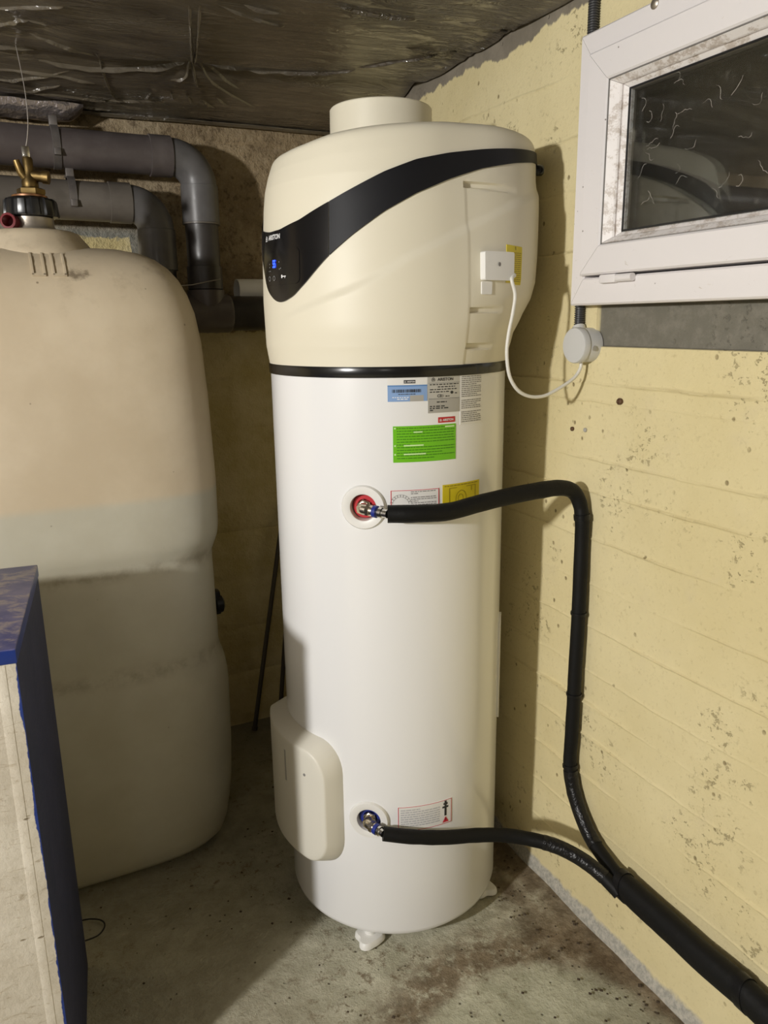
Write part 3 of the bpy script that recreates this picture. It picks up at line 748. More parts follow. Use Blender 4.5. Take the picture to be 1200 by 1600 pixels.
nk = obj('filler_neck', MB().lathe((NK[0], NK[1], 0.247), (0, 0, 1), [(0.060, 0), (0.057, 0.008), (0.054, 0.014), (0.054, 0.034), (0.050, 0.036), (0.0, 0.036)], 40, cap=False), M['alu'], tank, label='pale metal collar under the black cap')
cm = MB(); rows = []
for r, h in ((0.046, 0.0), (0.064, 0.001), (0.066, 0.006), (0.062, 0.040), (0.056, 0.046), (0.030, 0.050), (0.0, 0.050)):
    row = []
    for k in range(96):
        a = 2 * math.pi * k / 96
        rib = 0.0045 * (1 if (k % 8) < 5 else 0) if r > 0.05 else 0
        row.append((NK[0] + (r + rib) * math.cos(a), NK[1] + (r + rib) * math.sin(a), 0.283 + h))
    rows.append(row)
cap = obj('screw_cap', cm.quadgrid(rows, True), M['capblack'], tank, label='black ribbed screw cap')
obj('sealing_washer', MB().lathe((NK[0], NK[1], 0.333), (0, 0, 1), [(0.044, 0), (0.045, 0.004), (0.038, 0.007), (0.030, 0.008), (0.0, 0.008)], 32, cap=False), M['copper'], tank)
vx, vy = NK[0] + 0.005, NK[1]
vm = MB().lathe((vx, vy, 0.340), (0, 0, 1), [(0.034, 0), (0.036, 0.004), (0.036, 0.014), (0.027, 0.018), (0.0, 0.018)], 6, cap=False)
vm.lathe((vx, vy, 0.354), (0, 0, 1), [(0.018, 0), (0.021, 0.006), (0.021, 0.02), (0.016, 0.03), (0.013, 0.045), (0.013, 0.075), (0.010, 0.08), (0.0, 0.08)], 20, cap=False)
obj('valve_body', vm, M['brass'], tank, label='tarnished brass valve standing on the cap')
obj('valve_outlet', MB().lathe((vx + 0.004, vy, 0.389), Vector((1, -0.35, -0.12)), [(0.014, 0), (0.014, 0.030), (0.017, 0.031), (0.017, 0.046), (0.013, 0.047), (0.0, 0.047)], 18, cap=False), M['brass'], tank)
obj('valve_spindle', MB().tube([(vx, vy, 0.37), (vx - 0.020, vy - 0.004, 0.396), (vx - 0.028, vy - 0.006, 0.424)], [0.011, 0.010, 0.008], 14), M['brass'], tank)
obj('valve_tip', MB().box((vx - 0.012, vy - 0.010, 0.432), (vx + 0.008, vy + 0.004, 0.460), 0.004).lathe((vx - 0.002, vy - 0.010, 0.447), (0, -1, 0), [(0.004, 0), (0.004, 0.002), (0.0, 0.002)], 10, cap=False), M['chrome'], tank, label='bright tip with a small dark hole')
pl = MB().lathe((0.055, 2.325, 0.266), Vector((-0.45, -1, 0.05)), [(0.016, -0.03), (0.020, -0.02), (0.020, 0.012), (0.0145, 0.0135), (0.0135, 0.008), (0.0125, -0.020), (0.0, -0.022)], 22)
obj('vent_plug', pl, M['darkred'], tank, label='dark red open plug beside the neck')
for xx in (0.086, 0.134):                      # two embossed tabs on the front shoulder
    def rib(x0, x1, z0, z1):
        m = MB(); rows = []
        for off in (0.0035, -0.004):
            for xa in (x0, x1):
                rows.append([(xa, TC[1] - (HY - tank_inset(z)) - off * 0.8, z + off * 0.6) for z in [z0 + (z1 - z0) * k / 5 for k in range(6)]])
        rows = [rows[0], rows[1], rows[3], rows[2], rows[0]]; m.quadgrid(rows)
        m.add([r[0] for r in rows[:4]], [(0, 1, 2, 3)]); m.add([r[-1] for r in rows[:4]], [(0, 1, 2, 3)]); return m
    m = rib(xx, xx + 0.005, 0.122, 0.180); m2 = rib(xx + 0.027, xx + 0.032, 0.122, 0.180); m.add(m2.v, m2.f); m2 = rib(xx, xx + 0.032, 0.120, 0.126); m.add(m2.v, m2.f)
    obj('moulded_rib', m, M['tank'], tank)
obj('bracket_clip', MB().box((0.512, 2.36, -0.925), (0.545, 2.40, -0.845), 0.008).lathe((0.525, 2.38, -0.895), (1, 0, 0), [(0.026, 0), (0.030, 0.006), (0.028, 0.026), (0.018, 0.032), (0, 0.032)], 16, cap=False), M['capblack'], tank, label='black clip on the side of the waist')
st = MB()
for (x0, z0, n_) in ((0.205, 0.128, 16), (0.215, 0.112, 10), (0.30, 0.02, 3), (0.325, -0.06, 2), (0.33, -0.02, 2)):
    pass
sp = smooth_path([(0.1165, 2.375, 0.459), (0.123, 2.376, 0.485), (0.1295, 2.38, 0.53), (0.130, 2.39, 0.61), (0.120, 2.41, 0.73)], 6)
obj('hanging_wire', MB().tube(sp, 0.0012, 5), M['wire'], label='thin wire hanging from the ceiling sheet to the brass valve', cat='wire')

# ------------------------------------------------------------------ low blue and cream plinth, front left
ang = math.atan2(-0.05, 0.45)
rot = Matrix.Rotation(-0.108, 4, 'Z')
PT = Vector((-0.0425, 1.370, 0))             # near right corner
pl = thing('masonry_plinth', (PT.x, PT.y, FL), 'low cream rendered block with blue painted top and side, front left', 'plinth')
def plbox(lo, hi, bev): return MB().box(lo, hi, bev).xform(Matrix.Translation(PT) @ rot)
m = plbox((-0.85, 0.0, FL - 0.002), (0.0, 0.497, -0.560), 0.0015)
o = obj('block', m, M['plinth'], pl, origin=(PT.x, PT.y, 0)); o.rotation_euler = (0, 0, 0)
# rotate data so local axes follow the block
o.data.transform(Matrix.Rotation(0.108, 4, 'Z')); o.rotation_euler = (0, 0, -0.108)
m = plbox((-0.034, -0.0007, FL), (-0.018, 0.004, -0.561), 0.0006)
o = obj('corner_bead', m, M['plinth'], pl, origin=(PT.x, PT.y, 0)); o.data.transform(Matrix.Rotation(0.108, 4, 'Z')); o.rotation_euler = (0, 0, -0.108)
m = plbox((-0.852, -0.002, -0.560), (0.002, 0.500, -0.532), 0.003)
o = obj('top_slab', m, M['wornblue'], pl, origin=(PT.x, PT.y, -0.532), label='blue painted top, scuffed to grey-brown')
o.data.transform(Matrix.Rotation(0.108, 4, 'Z')); o.rotation_euler = (0, 0, -0.108)

# ------------------------------------------------------------------ water heater
HC = (0.8905, 1.808)
wh = thing('water_heater', (HC[0], HC[1], FL), 'tall white cylindrical water heater with cream hood and black swoosh', 'water heater')
DEG = math.pi / 180
def bp(az, z, off=0.0):
    r = 0.300 + off; return (HC[0] + r * math.cos(az * DEG), HC[1] + r * math.sin(az * DEG), z)
# body
bm_ = MB(); prof = [(0.262, -1.600), (0.290, -1.598), (0.297, -1.590), (0.300, -1.578), (0.300, -1.2), (0.300, -0.9), (0.300, -0.6), (0.300, -0.3), (0.300, -0.105)]
bm_.lathe((HC[0], HC[1], 0), (0, 0, 1), prof, 160)
body = obj('body_shell', bm_, M['steel_white'], wh)
holes = ((-127.8, -0.416), (-128.2, -1.243))
for az, z in holes:                       # recesses for the two connections
    ax = Vector((math.cos(az * DEG), math.sin(az * DEG), 0))
    cut = obj('cut', MB().lathe(Vector((HC[0], HC[1], z)) + ax * 0.272, ax, [(0.0315, 0), (0.0315, 0.06)], 48), M['white'])
    md = body.modifiers.new('recess', 'BOOLEAN'); md.operation = 'DIFFERENCE'; md.object = cut; md.solver = 'EXACT'
    dg = bpy.context.evaluated_depsgraph_get(); dg.update()
    me2 = bpy.data.meshes.new_from_object(body.evaluated_get(dg)); body.modifiers.clear()
    body.data = me2; bpy.data.objects.remove(cut)
body.data.polygons.foreach_set('use_smooth', [True] * len(body.data.polygons)); body.data.set_sharp_from_angle(angle=math.radians(38))

# hood
def hood_rs(z):
    r = lerp_table(z, [-.2, -.095, -.054, .054, .15, .263, .307, .35, .380, .390, .397, .402, .405], [.3005, .302, .308, .310, .307, .299, .294, .285, .2765, .2725, .266, .256, .240])
    s = lerp_table(z, [-.2, -.09, -.03, .015, .05, .09, .2, .32, .378, .42], [0, 0, .007, .030, .052, .066, .077, .087, .10, .10])
    return r, s
crz = ([-200, -168, -151, -133, -120, -107, -81, -58, -29, 0, 60], [.012, .010, .035, .065, .095, .135, .197, .254, .301, .315, .32])
slots = [(-82.0, -55.0, .285, .281, .006), (-81.0, -62.6, .022, .023, .0058), (-81.4, -64.0, -.056, -.059, .0058)]
def rim_dz(az, z):
    a = az if az < 120 else az - 360
    rim = lerp_table(a, [-240, -200, -174, -158, -142, -128, -117, -105, -86, -60, 0, 60, 120], [.385, .378, .379, .385, .396, .402, .406, .410, .417, .421, .423, .417, .396])
    return (rim - 0.405) * sstep(0.27, 0.40, z)
def hood_r(az, z):
    """radius of the hood at azimuth az (deg, 0 = towards the yellow wall) and e-height z"""
    az = (az + 180) % 360 - 180
    r, s = hood_rs(z - rim_dz(az, z)); th = az * DEG
    if abs(az) >= 90: R_ = r
    else:
        R_ = s * math.cos(th) + math.sqrt(max(0, r * r - (s * math.sin(th)) ** 2))
        if abs(math.sin(th)) > 1e-6 and r / max(1e-6, abs(math.tan(th))) <= s: R_ = r / abs(math.sin(th))
    zc = lerp_table(az, *crz)
    R_ += 0.006 * sstep(zc + 0.012, zc - 0.012, z) * sstep(-0.07, 0.0, z) * sstep(-178, -150, az) * sstep(30, -10, az)
    if az > -81.6 and az < 60: R_ -= 0.0016 * sstep(-81.9, -81.5, az) * sstep(.290, .278, z) - 0.0016 * sstep(-75, -60, az) * sstep(.290, .278, z)
    for a0, a1, z0, z1, hw in slots:
        if a0 < az < a1:
            t = (az - a0) / (a1 - a0); d = abs(z - (z0 + (z1 - z0) * t))
            R_ -= 0.0125 * (1 - t) ** 0.8 * sstep(hw + 0.0012, hw - 0.0012, d) * sstep(0, 0.02, t)
    return R_
def hp(az, z, off=0.0):
    r = hood_r(az, z) + off; return (HC[0] + r * math.cos(az * DEG), HC[1] + r * math.sin(az * DEG), z)
azs = []
a = -180.0
while a < 180: azs.append(a); a += 0.75 if -84 < a < -52 else 1.5
zr = []
z = -0.097
while z < 0.376: zr.append(z); z += 0.0034
zr += [0.380, 0.384, 0.388, 0.392, 0.395, 0.398, 0.400, 0.402, 0.4035, 0.405]
hm = MB(); rows = [[hp(a, z + rim_dz(a, z)) for a in azs] for z in zr]
hm.quadgrid(rows, True)
n = len(azs); o = len(hm.v); hm.v += rows[-1]; hm.f.append(tuple(range(o, o + n))); hm.mi.append(0)
o = len(hm.v); hm.v += rows[0]; hm.f.append(tuple(range(o + n - 1, o - 1, -1))); hm.mi.append(0)
obj('hood', hm, M['cream'], wh)

def plate(cols, fn, t_out, t_in=-0.002, nz=8):
    """thin plate wrapped on a curved surface; cols = [(az, zlo, zhi)]"""
    out, inn = [], []
    for az, lo, hi in cols:
        out.append([fn(az, lo + (hi - lo) * k / nz, t_out) for k in range(nz + 1)])
        inn.append([fn(az, lo + (hi - lo) * k / nz, t_in) for k in range(nz + 1)])
    m = MB(); m.quadgrid(out); m.quadgrid(inn)
    m.quadgrid([[r[0] for r in out], [r[0] for r in inn]]); m.quadgrid([[r[-1] for r in out], [r[-1] for r in inn]])
    m.quadgrid([out[0], inn[0]]); m.quadgrid([out[-1], inn[-1]])
    return m
def rrect(a0, a1, z0, z1, ra, rz, n=24):
    """columns of a rounded rectangle (ra in degrees, rz in metres)"""
    cols = []
    A = sorted(set([a0 + ra * (1 - math.cos(HP * k / 8)) for k in range(9)] + [a1 - ra * (1 - math.cos(HP * k / 8)) for k in range(9)] + [a0 + (a1 - a0) * k / n for k in range(n + 1)]))
    for a in A:
        d = 0.0
        if a < a0 + ra: d = 1 - math.sqrt(max(0, 1 - ((a0 + ra - a) / ra) ** 2))
        if a > a1 - ra: d = 1 - math.sqrt(max(0, 1 - ((a - a1 + ra) / ra) ** 2))
        cols.append((a, z0 + rz * d, z1 - rz * d))
    return cols
up_t = ([-212, -206, -195.4, -183.3, -176.8, -167.5, -154.5, -138.3, -127.3, -116.8, -103.4, -88.3, -72, -54.6, -36.2, -10, 20], [.262, .250, .218, .207, .203, .2045, .219, .253, .279, .304, .329, .346, .3595, .3715, .383, .394, .398])
lo_t = ([-212, -206, -198, -191.2, -185.6, -181.1, -178, -175.3, -172.5, -169.2, -166.5, -163.7, -158.4, -151, -141.4, -130.1, -117, -104, -89.5, -73.7, -56, -38.4, -10, 20], [.2615, .240, .205, .165, .119, .081, .068, .060, .052, .047, .0465, .049, .059, .088, .134, .179, .225, .261, .292, .319, .340, .357, .374, .379])
def cr(t, x):                                 # smoother lookup
    return (lerp_table(x - 1.5, *t) + 2 * lerp_table(x, *t) + lerp_table(x + 1.5, *t)) / 4
cols = [(a, cr(lo_t, a), cr(up_t, a)) for a in [-212 + 1.0 * k for k in range(73)]]
cp = obj('control_panel', plate(cols, hp, 0.0035, nz=14), M['blackgloss'], wh, label='glossy black control panel at the low end of the swoosh')
cols = [(a, cr(lo_t, a), cr(up_t, a)) for a in [-139.6 + 1.2 * k for k in range(134)]]
obj('swoosh_band', plate(cols, hp, 0.0035, nz=8), M['charcoal'], wh, label='charcoal band sweeping up round the hood')
obj('display_glass', plate(rrect(-182, -154.3, 0.055 + 0.03, 0.163, 3, 0.012, 16), hp, 0.0048, 0.003, 6), M['blackgloss'], cp)

def text_mesh(txt, height, fn, u0, z0, deg_per_m, off, align='LEFT', xs=1.0, slant=0.0):
    """letters set in the built-in font, wrapped on a surface; u0 azimuth of the start, z0 baseline"""
    cu = bpy.data.curves.new('t', 'FONT'); cu.body = txt; cu.size = height / 0.7; cu.align_x = align
    cu.extrude = 0; cu.resolution_u = 3; cu.offset = height * 0.035
    to = bpy.data.objects.new('t', cu); C.objects.link(to)
    dg = bpy.context.evaluated_depsgraph_get(); dg.update()
    me = bpy.data.meshes.new_from_object(to.evaluated_get(dg)); mb = MB()
    mb.add([fn(u0 + v.co.x * xs * deg_per_m, z0 + v.co.y + slant * v.co.x, off) for v in me.vertices], [tuple(p.vertices) for p in me.polygons])
    bpy.data.objects.remove(to); bpy.data.curves.remove(cu); bpy.data.meshes.remove(me)
    return mb
DM = 1 / (0.302 * DEG)                        # degrees per metre on the shell
def bars(mb, fn, off, a0, a1, z, h, seed=0, mean=3.0, gap=0.35):
    """one line of small print: word-long dashes"""
    rnd = random.Random(seed); a = a0
    while a < a1 - 0.2:
        wd = min(rnd.uniform(0.4, 1.6) * mean * 0.5, a1 - a)
        mb.quadgrid([[fn(a, z, off), fn(a, z + h, off)], [fn(a + wd / 2, z, off), fn(a + wd / 2, z + h, off)], [fn(a + wd, z, off), fn(a + wd, z + h, off)]])
        a += wd + gap
    return mb
def patch(mb, fn, off, a0, a1, z0, z1, n=6):
    return mb.quadgrid([[fn(a0 + (a1 - a0) * k / n, z0, off), fn(a0 + (a1 - a0) * k / n, z1, off)] for k in range(n + 1)])
def border(mb, fn, off, a0, a1, z0, z1, wa, wz):
    for q in ((a0, a1, z0, z0 + wz), (a0, a1, z1 - wz, z1), (a0, a0 + wa, z0, z1), (a1 - wa, a1, z0, z1)): patch(mb, fn, off, *q, n=10)
    return mb
def flame_logo(mb, fn, off, a, z, s):
    """house-shaped badge with a small flame loop"""
    k = DM
    P = [(-1, -1), (1, -1), (1, 0.35), (0, 1.1), (-1, 0.35)]; I = [(p[0] * 0.72, p[1] * 0.72) for p in P]
    for i in range(5):
        q = [P[i], P[(i + 1) % 5], I[(i + 1) % 5], I[i]]
        mb.add([fn(a + x * s * k, z + y * s, off) for x, y in q], [(0, 1, 2, 3)])
    mb.add([fn(a + x * s * k, z + y * s, off) for x, y in [(-0.35, -0.3), (0, -0.5), (0.35, -0.3), (0.3, 0.1), (0, 0.5), (-0.3, 0.1)]], [(0, 1, 2, 3, 4, 5)])
    return mb

# panel lettering and display
tm_ = text_mesh('ARISTON', 0.0105, hp, -178.0, 0.1855, DM * 0.97, 0.0046, xs=0.95, slant=0.0)
flame_logo(tm_, hp, 0.0046, -180.6, 0.190, 0.0060)
obj('brand_lettering', tm_, M['whiteink'], cp, smooth=False, fix=False, label='white lettering at the top of the panel')
obj('temperature_digits', text_mesh('55', 0.0165, hp, -172.8, 0.1235, DM * 0.97, 0.0062, xs=0.62), M['led'], cp, smooth=False, fix=False, label='glowing blue digits')
ic = MB()
for a, z in ((-176.0, .131), (-176.0, .124), (-175.2, .1155), (-176.6, .1155), (-167.4, .1335), (-167.2, .118), (-166.2, .1195)):
    patch(ic, hp, 0.0062, a, a + 0.45, z, z + 0.0022, 1)
for k in range(10):                            # key-shaped icon and knob ring
    t0, t1 = 2 * math.pi * k / 10, 2 * math.pi * (k + 1) / 10
    for (ca, cz, r) in ((-176.0, .100, .0058), (-171.6, .100, .0055)):
        ic.add([hp(ca + DM * r * q * math.cos(t), cz + r * q * math.sin(t), 0.0062) for t, q in ((t0, 1), (t1, 1), (t1, .8), (t0, .8))], [(0, 1, 2, 3)])
obj('panel_icons', ic, M['dullink'], cp, smooth=False, fix=False, kind='stuff')
kx = MB()
patch(kx, hp, 0.0062, -165.6, -162.4, .1015, .1035, 3); patch(kx, hp, 0.0062, -165.6, -164.8, .099, .106, 1); patch(kx, hp, 0.0062, -163.2, -162.9, .0985, .1035, 1)
obj('key_symbol', kx, M['whiteink'], cp, smooth=False, fix=False)

# black joint band, air collar
obj('joint_band', MB().lathe((HC[0], HC[1], 0), (0, 0, 1), [(0.296, -0.1215), (0.3030, -0.1205), (0.3042, -0.118), (0.3042, -0.100), (0.3030, -0.0965), (0.296, -0.0955)], 160, cap=False), M['blackring'], wh, label='narrow black ring between hood and body')
vd = Vector((math.cos(63.8 * DEG), math.sin(63.8 * DEG), 0)); rd = Vector((math.cos(-26.2 * DEG), math.sin(-26.2 * DEG), 0))
cc = Vector((HC[0], HC[1], 0.40)) + vd * 0.075 + rd * -0.010
obj('air_collar', MB().lathe(cc, (0, 0, 1), [(0.130, 0.0), (0.1285, 0.022), (0.1275, 0.060), (0.1270, 0.107), (0.1250, 0.1095), (0.1215, 0.1095), (0.1200, 0.106), (0.1200, 0.022), (0.0, 0.021)], 72, cap=False), M['cream'], wh, label='short round cream air duct collar on top')
kb = hp(-14, 0.352, 0.0)
obj('back_knob', MB().lathe(Vector(hp(-27.5, 0.352, -0.004)), (math.cos(-20 * DEG), math.sin(-20 * DEG), 0), [(0.011, 0), (0.013, 0.008), (0.013, 0.018), (0.010, 0.022), (0, 0.022)], 18, cap=False), M['blackring'], wh)

# cable entry cover
cv = plate(rrect(-76.3, -62.2, 0.086, 0.147, 0.9, 0.004, 12), hp, 0.015, -0.002, 8)
cvo = obj('cable_cover', cv, M['white'], wh, label='white rectangular cable cover on the side of the hood')
obj('cover_screw', MB().lathe(Vector(hp(-69.8, 0.120, 0.0152)), Vector((math.cos(-69.8 * DEG), math.sin(-69.8 * DEG), 0)), [(0.0045, 0.0), (0.0045, 0.0008), (0.0, 0.0006)], 14, cap=False), M['inkgrey'], cvo)
obj('cover_flap', plate(rrect(-76.0, -71.0, 0.056, 0.084, 0.6, 0.002, 6), hp, 0.003, -0.002, 4), M['white'], wh)
ysk = plate([(a, 0.078 + (0.004 if a < -60 else 0), 0.164 - 0.001 * (a + 62) * 0.3) for a in [-63.5 + 0.98 * k for k in range(11)]], hp, 0.0012, -0.001, 6)
ys_ = obj('warning_sticker', ysk, M['yellow'], wh, label='yellow warning sticker half behind the cable cover')
lm = MB()
for k in range(15): bars(lm, hp, 0.0018, -61.5, -54.5, 0.085 + 0.0044 * k, 0.0016, 40 + k, 5.0, 0.2)
patch(lm, hp, 0.0018, -58.6, -58.0, 0.154, 0.161, 1)
obj('small_print', lm, M['yellowdark'], ys_, smooth=False, fix=False, kind='stuff')

# rear cable duct and white sliver on the body's right-hand side
obj('cable_duct', plate(rrect(-41, -31, -1.085, -0.775, 4, 0.05, 8), bp, 0.0055, -0.002, 10), M['white'], wh)

# lower element cover (front of the heater)
cols = rrect(144.5, 218.5, -1.402, -1.040, 13, 0.085, 40)
base = plate(cols, bp, 0.006, -0.003, 14)
m = MB(); steps = [(0.0, 0.0), (0.3, 0.006), (2.0, 0.022), (4.4, 0.0440), (4.8, 0.0468), (5.4, 0.0482), (7.2, 0.0490)]
def ringpts(cols, shrink, off):
    a0, a1 = cols[0][0], cols[-1][0]; ac = (a0 + a1) / 2; zc = (cols[0][1] + cols[0][2]) / 2
    zc = -1.221; ka = 1 - shrink / ((a1 - a0) / 2); kz = 1 - shrink * 0.0040 / 0.181
    lo = [bp(ac + (a - ac) * ka, zc + (l - zc) * kz, off) for a, l, h in cols]
    hi = [bp(ac + (a - ac) * ka, zc + (h - zc) * kz, off) for a, l, h in cols]
    return lo + hi[::-1]
rows = [ringpts(cols, s, o_) for s, o_ in steps]
m.quadgrid(rows, True)
nc = len(cols); a0, a1 = cols[0][0], cols[-1][0]; ac = (a0 + a1) / 2; ka = 1 - 7.2 / ((a1 - a0) / 2); kz = 1 - 7.2 * 0.0040 / 0.181
face = []
for a, l, h in cols:
    lo_z = -1.221 + (l + 1.221) * kz; hi_z = -1.221 + (h + 1.221) * kz
    face.append([bp(ac + (a - ac) * ka, lo_z + (hi_z - lo_z) * k / 12, 0.0490) for k in range(13)])
m.quadgrid(face)
ec = obj('element_cover', m, M['cream2'], wh, label='pale rounded service cover low on the front')
obj('cover_groove', plate([(a, -1.185, -1.095) for a in (188.5, 189.0, 189.6)], bp, 0.0500, 0.047, 6), M['papergrey2'], ec)
obj('cover_screw', MB().lathe(Vector(bp(203, -1.13, 0.0488)), Vector((math.cos(205 * DEG), math.sin(205 * DEG), 0)), [(0.004, 0), (0.004, 0.0012), (0, 0.0012)], 12, cap=False), M['inkgrey'], ec)

# connections
def connection(az, z, ringmat, endp, nm):
    ax = Vector((math.cos(az * DEG), math.sin(az * DEG), 0)); o = Vector((HC[0], HC[1], z))
    es = obj('escutcheon', MB().lathe(o + ax * 0.2935, ax, [(0.0530, 0.0), (0.0530, 0.0060), (0.0495, 0.0115), (0.0350, 0.0125), (0.0315, 0.0105), (0.0305, 0.0), (0.0305, -0.020), (0.0310, -0.0205)], 56, cap=False), M['white'], wh, label='white ring round the %s water connection' % nm)
    obj('seal_ring', MB().lathe(o + ax * 0.2735, ax, [(0.0300, 0), (0.0290, 0.012), (0.0265, 0.016), (0.0180, 0.016), (0.0165, 0.010), (0.0, 0.010)], 40, cap=False), ringmat, es, label='%s plastic seal inside the ring' % ('red' if nm == 'hot' else 'dark blue'))
    obj('pipe_nut', MB().lathe(o + ax * 0.284, ax, [(0.0165, 0.0), (0.0180, 0.002), (0.0180, 0.012), (0.0160, 0.014), (0.0115, 0.015), (0.0115, 0.024), (0.014, 0.025), (0.014, 0.034), (0.0, 0.035)], 6, cap=False), M['nickel'], es)
    p0 = o + ax * 0.316; p1 = Vector(endp); d = (p1 - p0)
    k = MB().tube([p0 - ax * 0.012, p0 + d * 0.10, p0 + d * 0.32, p0 + d * 0.5], [0.0125, 0.0135, 0.012, 0.0105], 18)
    k.lathe(p0 + d * 0.20, d, [(0.010, 0), (0.0148, 0.001), (0.0148, 0.009), (0.010, 0.010)], 6)
    el = obj('elbow_fitting', k, M['nickel'], es)
    obj('grip_ring', MB().lathe(p0 + d * 0.46, d, [(0.010, 0), (0.0140, 0.0006), (0.0140, 0.0100), (0.010, 0.0106)], 22), M['blue'], es, label='blue grip ring')
    obj('hose_tail', MB().tube([p0 + d * 0.5, p0 + d * 0.66, p0 + d * 0.68, p0 + d * 0.80, p0 + d * 0.82, p0 + d * 0.995], [0.0085, 0.0085, 0.0125, 0.0125, 0.0095, 0.0095], 16), M['chrome'], es)
hot0 = (0.7335, 1.500, -0.4195); cold0 = (0.7160, 1.512, -1.2480)
connection(*holes[0], M['red'], hot0, 'hot')
connection(*holes[1], M['blue'], cold0, 'cold')

# stickers on the body
S = 0.0009; T = 0.0014
def sticker(name, a0, a1, z0, z1, mat, label):
    return obj(name, plate([(a0 + (a1 - a0) * k / 10, z0, z1) for k in range(11)], bp, S, -0.001, 2), mat, wh, label=label)
s1 = sticker('serial_sticker', -116.6, -99.3, -0.1735, -0.1205, M['paper'], 'white and blue barcode sticker under the black ring')
obj('blue_field', patch(MB(), bp, T, -116.5, -99.4, -0.1733, -0.1395, 10), M['paperblue'], s1, smooth=False, fix=False)
b = patch(MB(), bp, T + .0003, -116.5, -99.4, -0.1400, -0.1372, 10); obj('blue_stripe', b, M['paperblue2'], s1, smooth=False, fix=False)
b = patch(MB(), bp, T, -109.6, -104.6, -0.1335, -0.1262, 4); obj('name_plate', b, M['ink'], s1, smooth=False, fix=False)
b = text_mesh('ARISTON', 0.0030, bp, -108.2, -0.1314, DM, T + .0004, xs=1.0); flame_logo(b, bp, T + .0004, -109.0, -0.1300, 0.0017); obj('brand_lettering', b, M['whiteink'], s1, smooth=False, fix=False)
b = MB(); rnd = random.Random(3); a = -114.6
while a < -102.0:
    wd = rnd.choice((0.10, 0.16, 0.28, 0.4)); patch(b, bp, T + .0003, a, a + wd, -0.1535, -0.1465, 1); a += wd + rnd.choice((0.10, 0.14, 0.26))
bars(b, bp, T + .0003, -112, -104.6, -0.1580, 0.0016, 9, 2, 0.2)
obj('barcode', b, M['ink'], s1, smooth=False, fix=False, kind='stuff')
b = MB(); bars(b, bp, T + .0003, -114.5, -107.5, -0.1650, 0.0018, 4, 2); bars(b, bp, T + .0003, -112.5, -107.8, -0.1690, 0.0018, 5, 2); obj('small_print', b, M['whiteink'], s1, smooth=False, fix=False, kind='stuff')
obj('grey_smear', patch(MB(), bp, T + .0002, -107, -101, -0.1733, -0.1600, 4), M['papergrey2'], s1, smooth=False, fix=False)

s2 = sticker('rating_sticker', -99.0, -83.4, -0.2015, -0.1190, M['papergrey'], 'silver rating plate sticker with printed maker name')
obj('grey_field', patch(MB(), bp, T, -98.9, -83.7, -0.2010, -0.1705, 8), M['papergrey2'], s2, smooth=False, fix=False)
b = text_mesh('ARISTON', 0.0063, bp, -94.6, -0.1300, DM, T, xs=1.08); flame_logo(b, bp, T, -96.6, -0.1265, 0.0040)
b2 = text_mesh('CE', 0.0060, bp, -94.8, -0.1665, DM, T, xs=1.1); b.v and b.add(b2.v, b2.f)
patch(b, bp, T, -98.7, -83.6, -0.1700, -0.1694, 8); patch(b, bp, T, -98.7, -83.6, -0.1350, -0.1346, 8)
for k, (x0, x1) in enumerate(((-98.2, -84.2), (-94.5, -86.0), (-98.2, -85.2), (-98.2, -89.0))): bars(b, bp, T, x0, x1, -0.1392 - 0.0055 * k, 0.0022, 60 + k, 2.2, 0.5)
for k in range(8):
    t0, t1 = k * math.pi / 4, (k + 1) * math.pi / 4
    b.add([bp(-87.6 + DM * .0042 * math.cos(t), -0.1570 + .0036 * math.sin(t), T) for t in (t0, t1)] + [bp(-87.6, -0.1570, T)], [(0, 1, 2)])
    b.add([bp(-92.2 + DM * .0028 * q * math.cos(t), -0.1640 + .0028 * q * math.sin(t), T) for t, q in ((t0, 1), (t1, 1), (t1, .7), (t0, .7))], [(0, 1, 2, 3)])
bars(b, bp, T, -90.8, -88.6, -0.1660, 0.0022, 77, 1.5); bars(b, bp, T, -86, -84.6, -0.1600, 0.0022, 78, 1.5)
for k, (x0, x1) in enumerate(((-95.0, -90.2),)): bars(b, bp, T + .0003, x0, x1, -0.1785, 0.0024, 80, 4)
for k, (x0, x1) in enumerate(((-98.2, -90.6), (-98.2, -89.4), (-98.2, -96.6))): bars(b, bp, T + .0003, x0, x1, -0.1880 - 0.0044 * k, 0.0026, 90 + k, 3.2, 0.5)
obj('printed_text', b, M['ink'], s2, smooth=False, fix=False, label='black lettering and approval marks')

s3 = sticker('notice_sticker', -83.0, -69.4, -0.2325, -0.1165, M['paper'], 'tall white sticker of dense small print, rightmost under the ring')
b = MB()
for k in range(25):
    if k in (12, 18): continue
    bars(b, bp, T, -82.4, -70.2 if (k * 7) % 5 else -73.0, -0.1205 - 0.00445 * k, 0.0019, 100 + k, 2.6, 0.3)
obj('small_print', b, M['inkgrey'], s3, smooth=False, fix=False, kind='stuff')

s4 = sticker('name_sticker', -94.2, -85.8, -0.2245, -0.2120, M['red'], 'small red name sticker above the green one')
b = text_mesh('ARISTON', 0.0048, bp, -92.0, -0.2208, DM, T, xs=0.98); flame_logo(b, bp, T, -93.1, -0.2185, 0.0027); obj('brand_lettering', b, M['whiteink'], s4, smooth=False, fix=False)

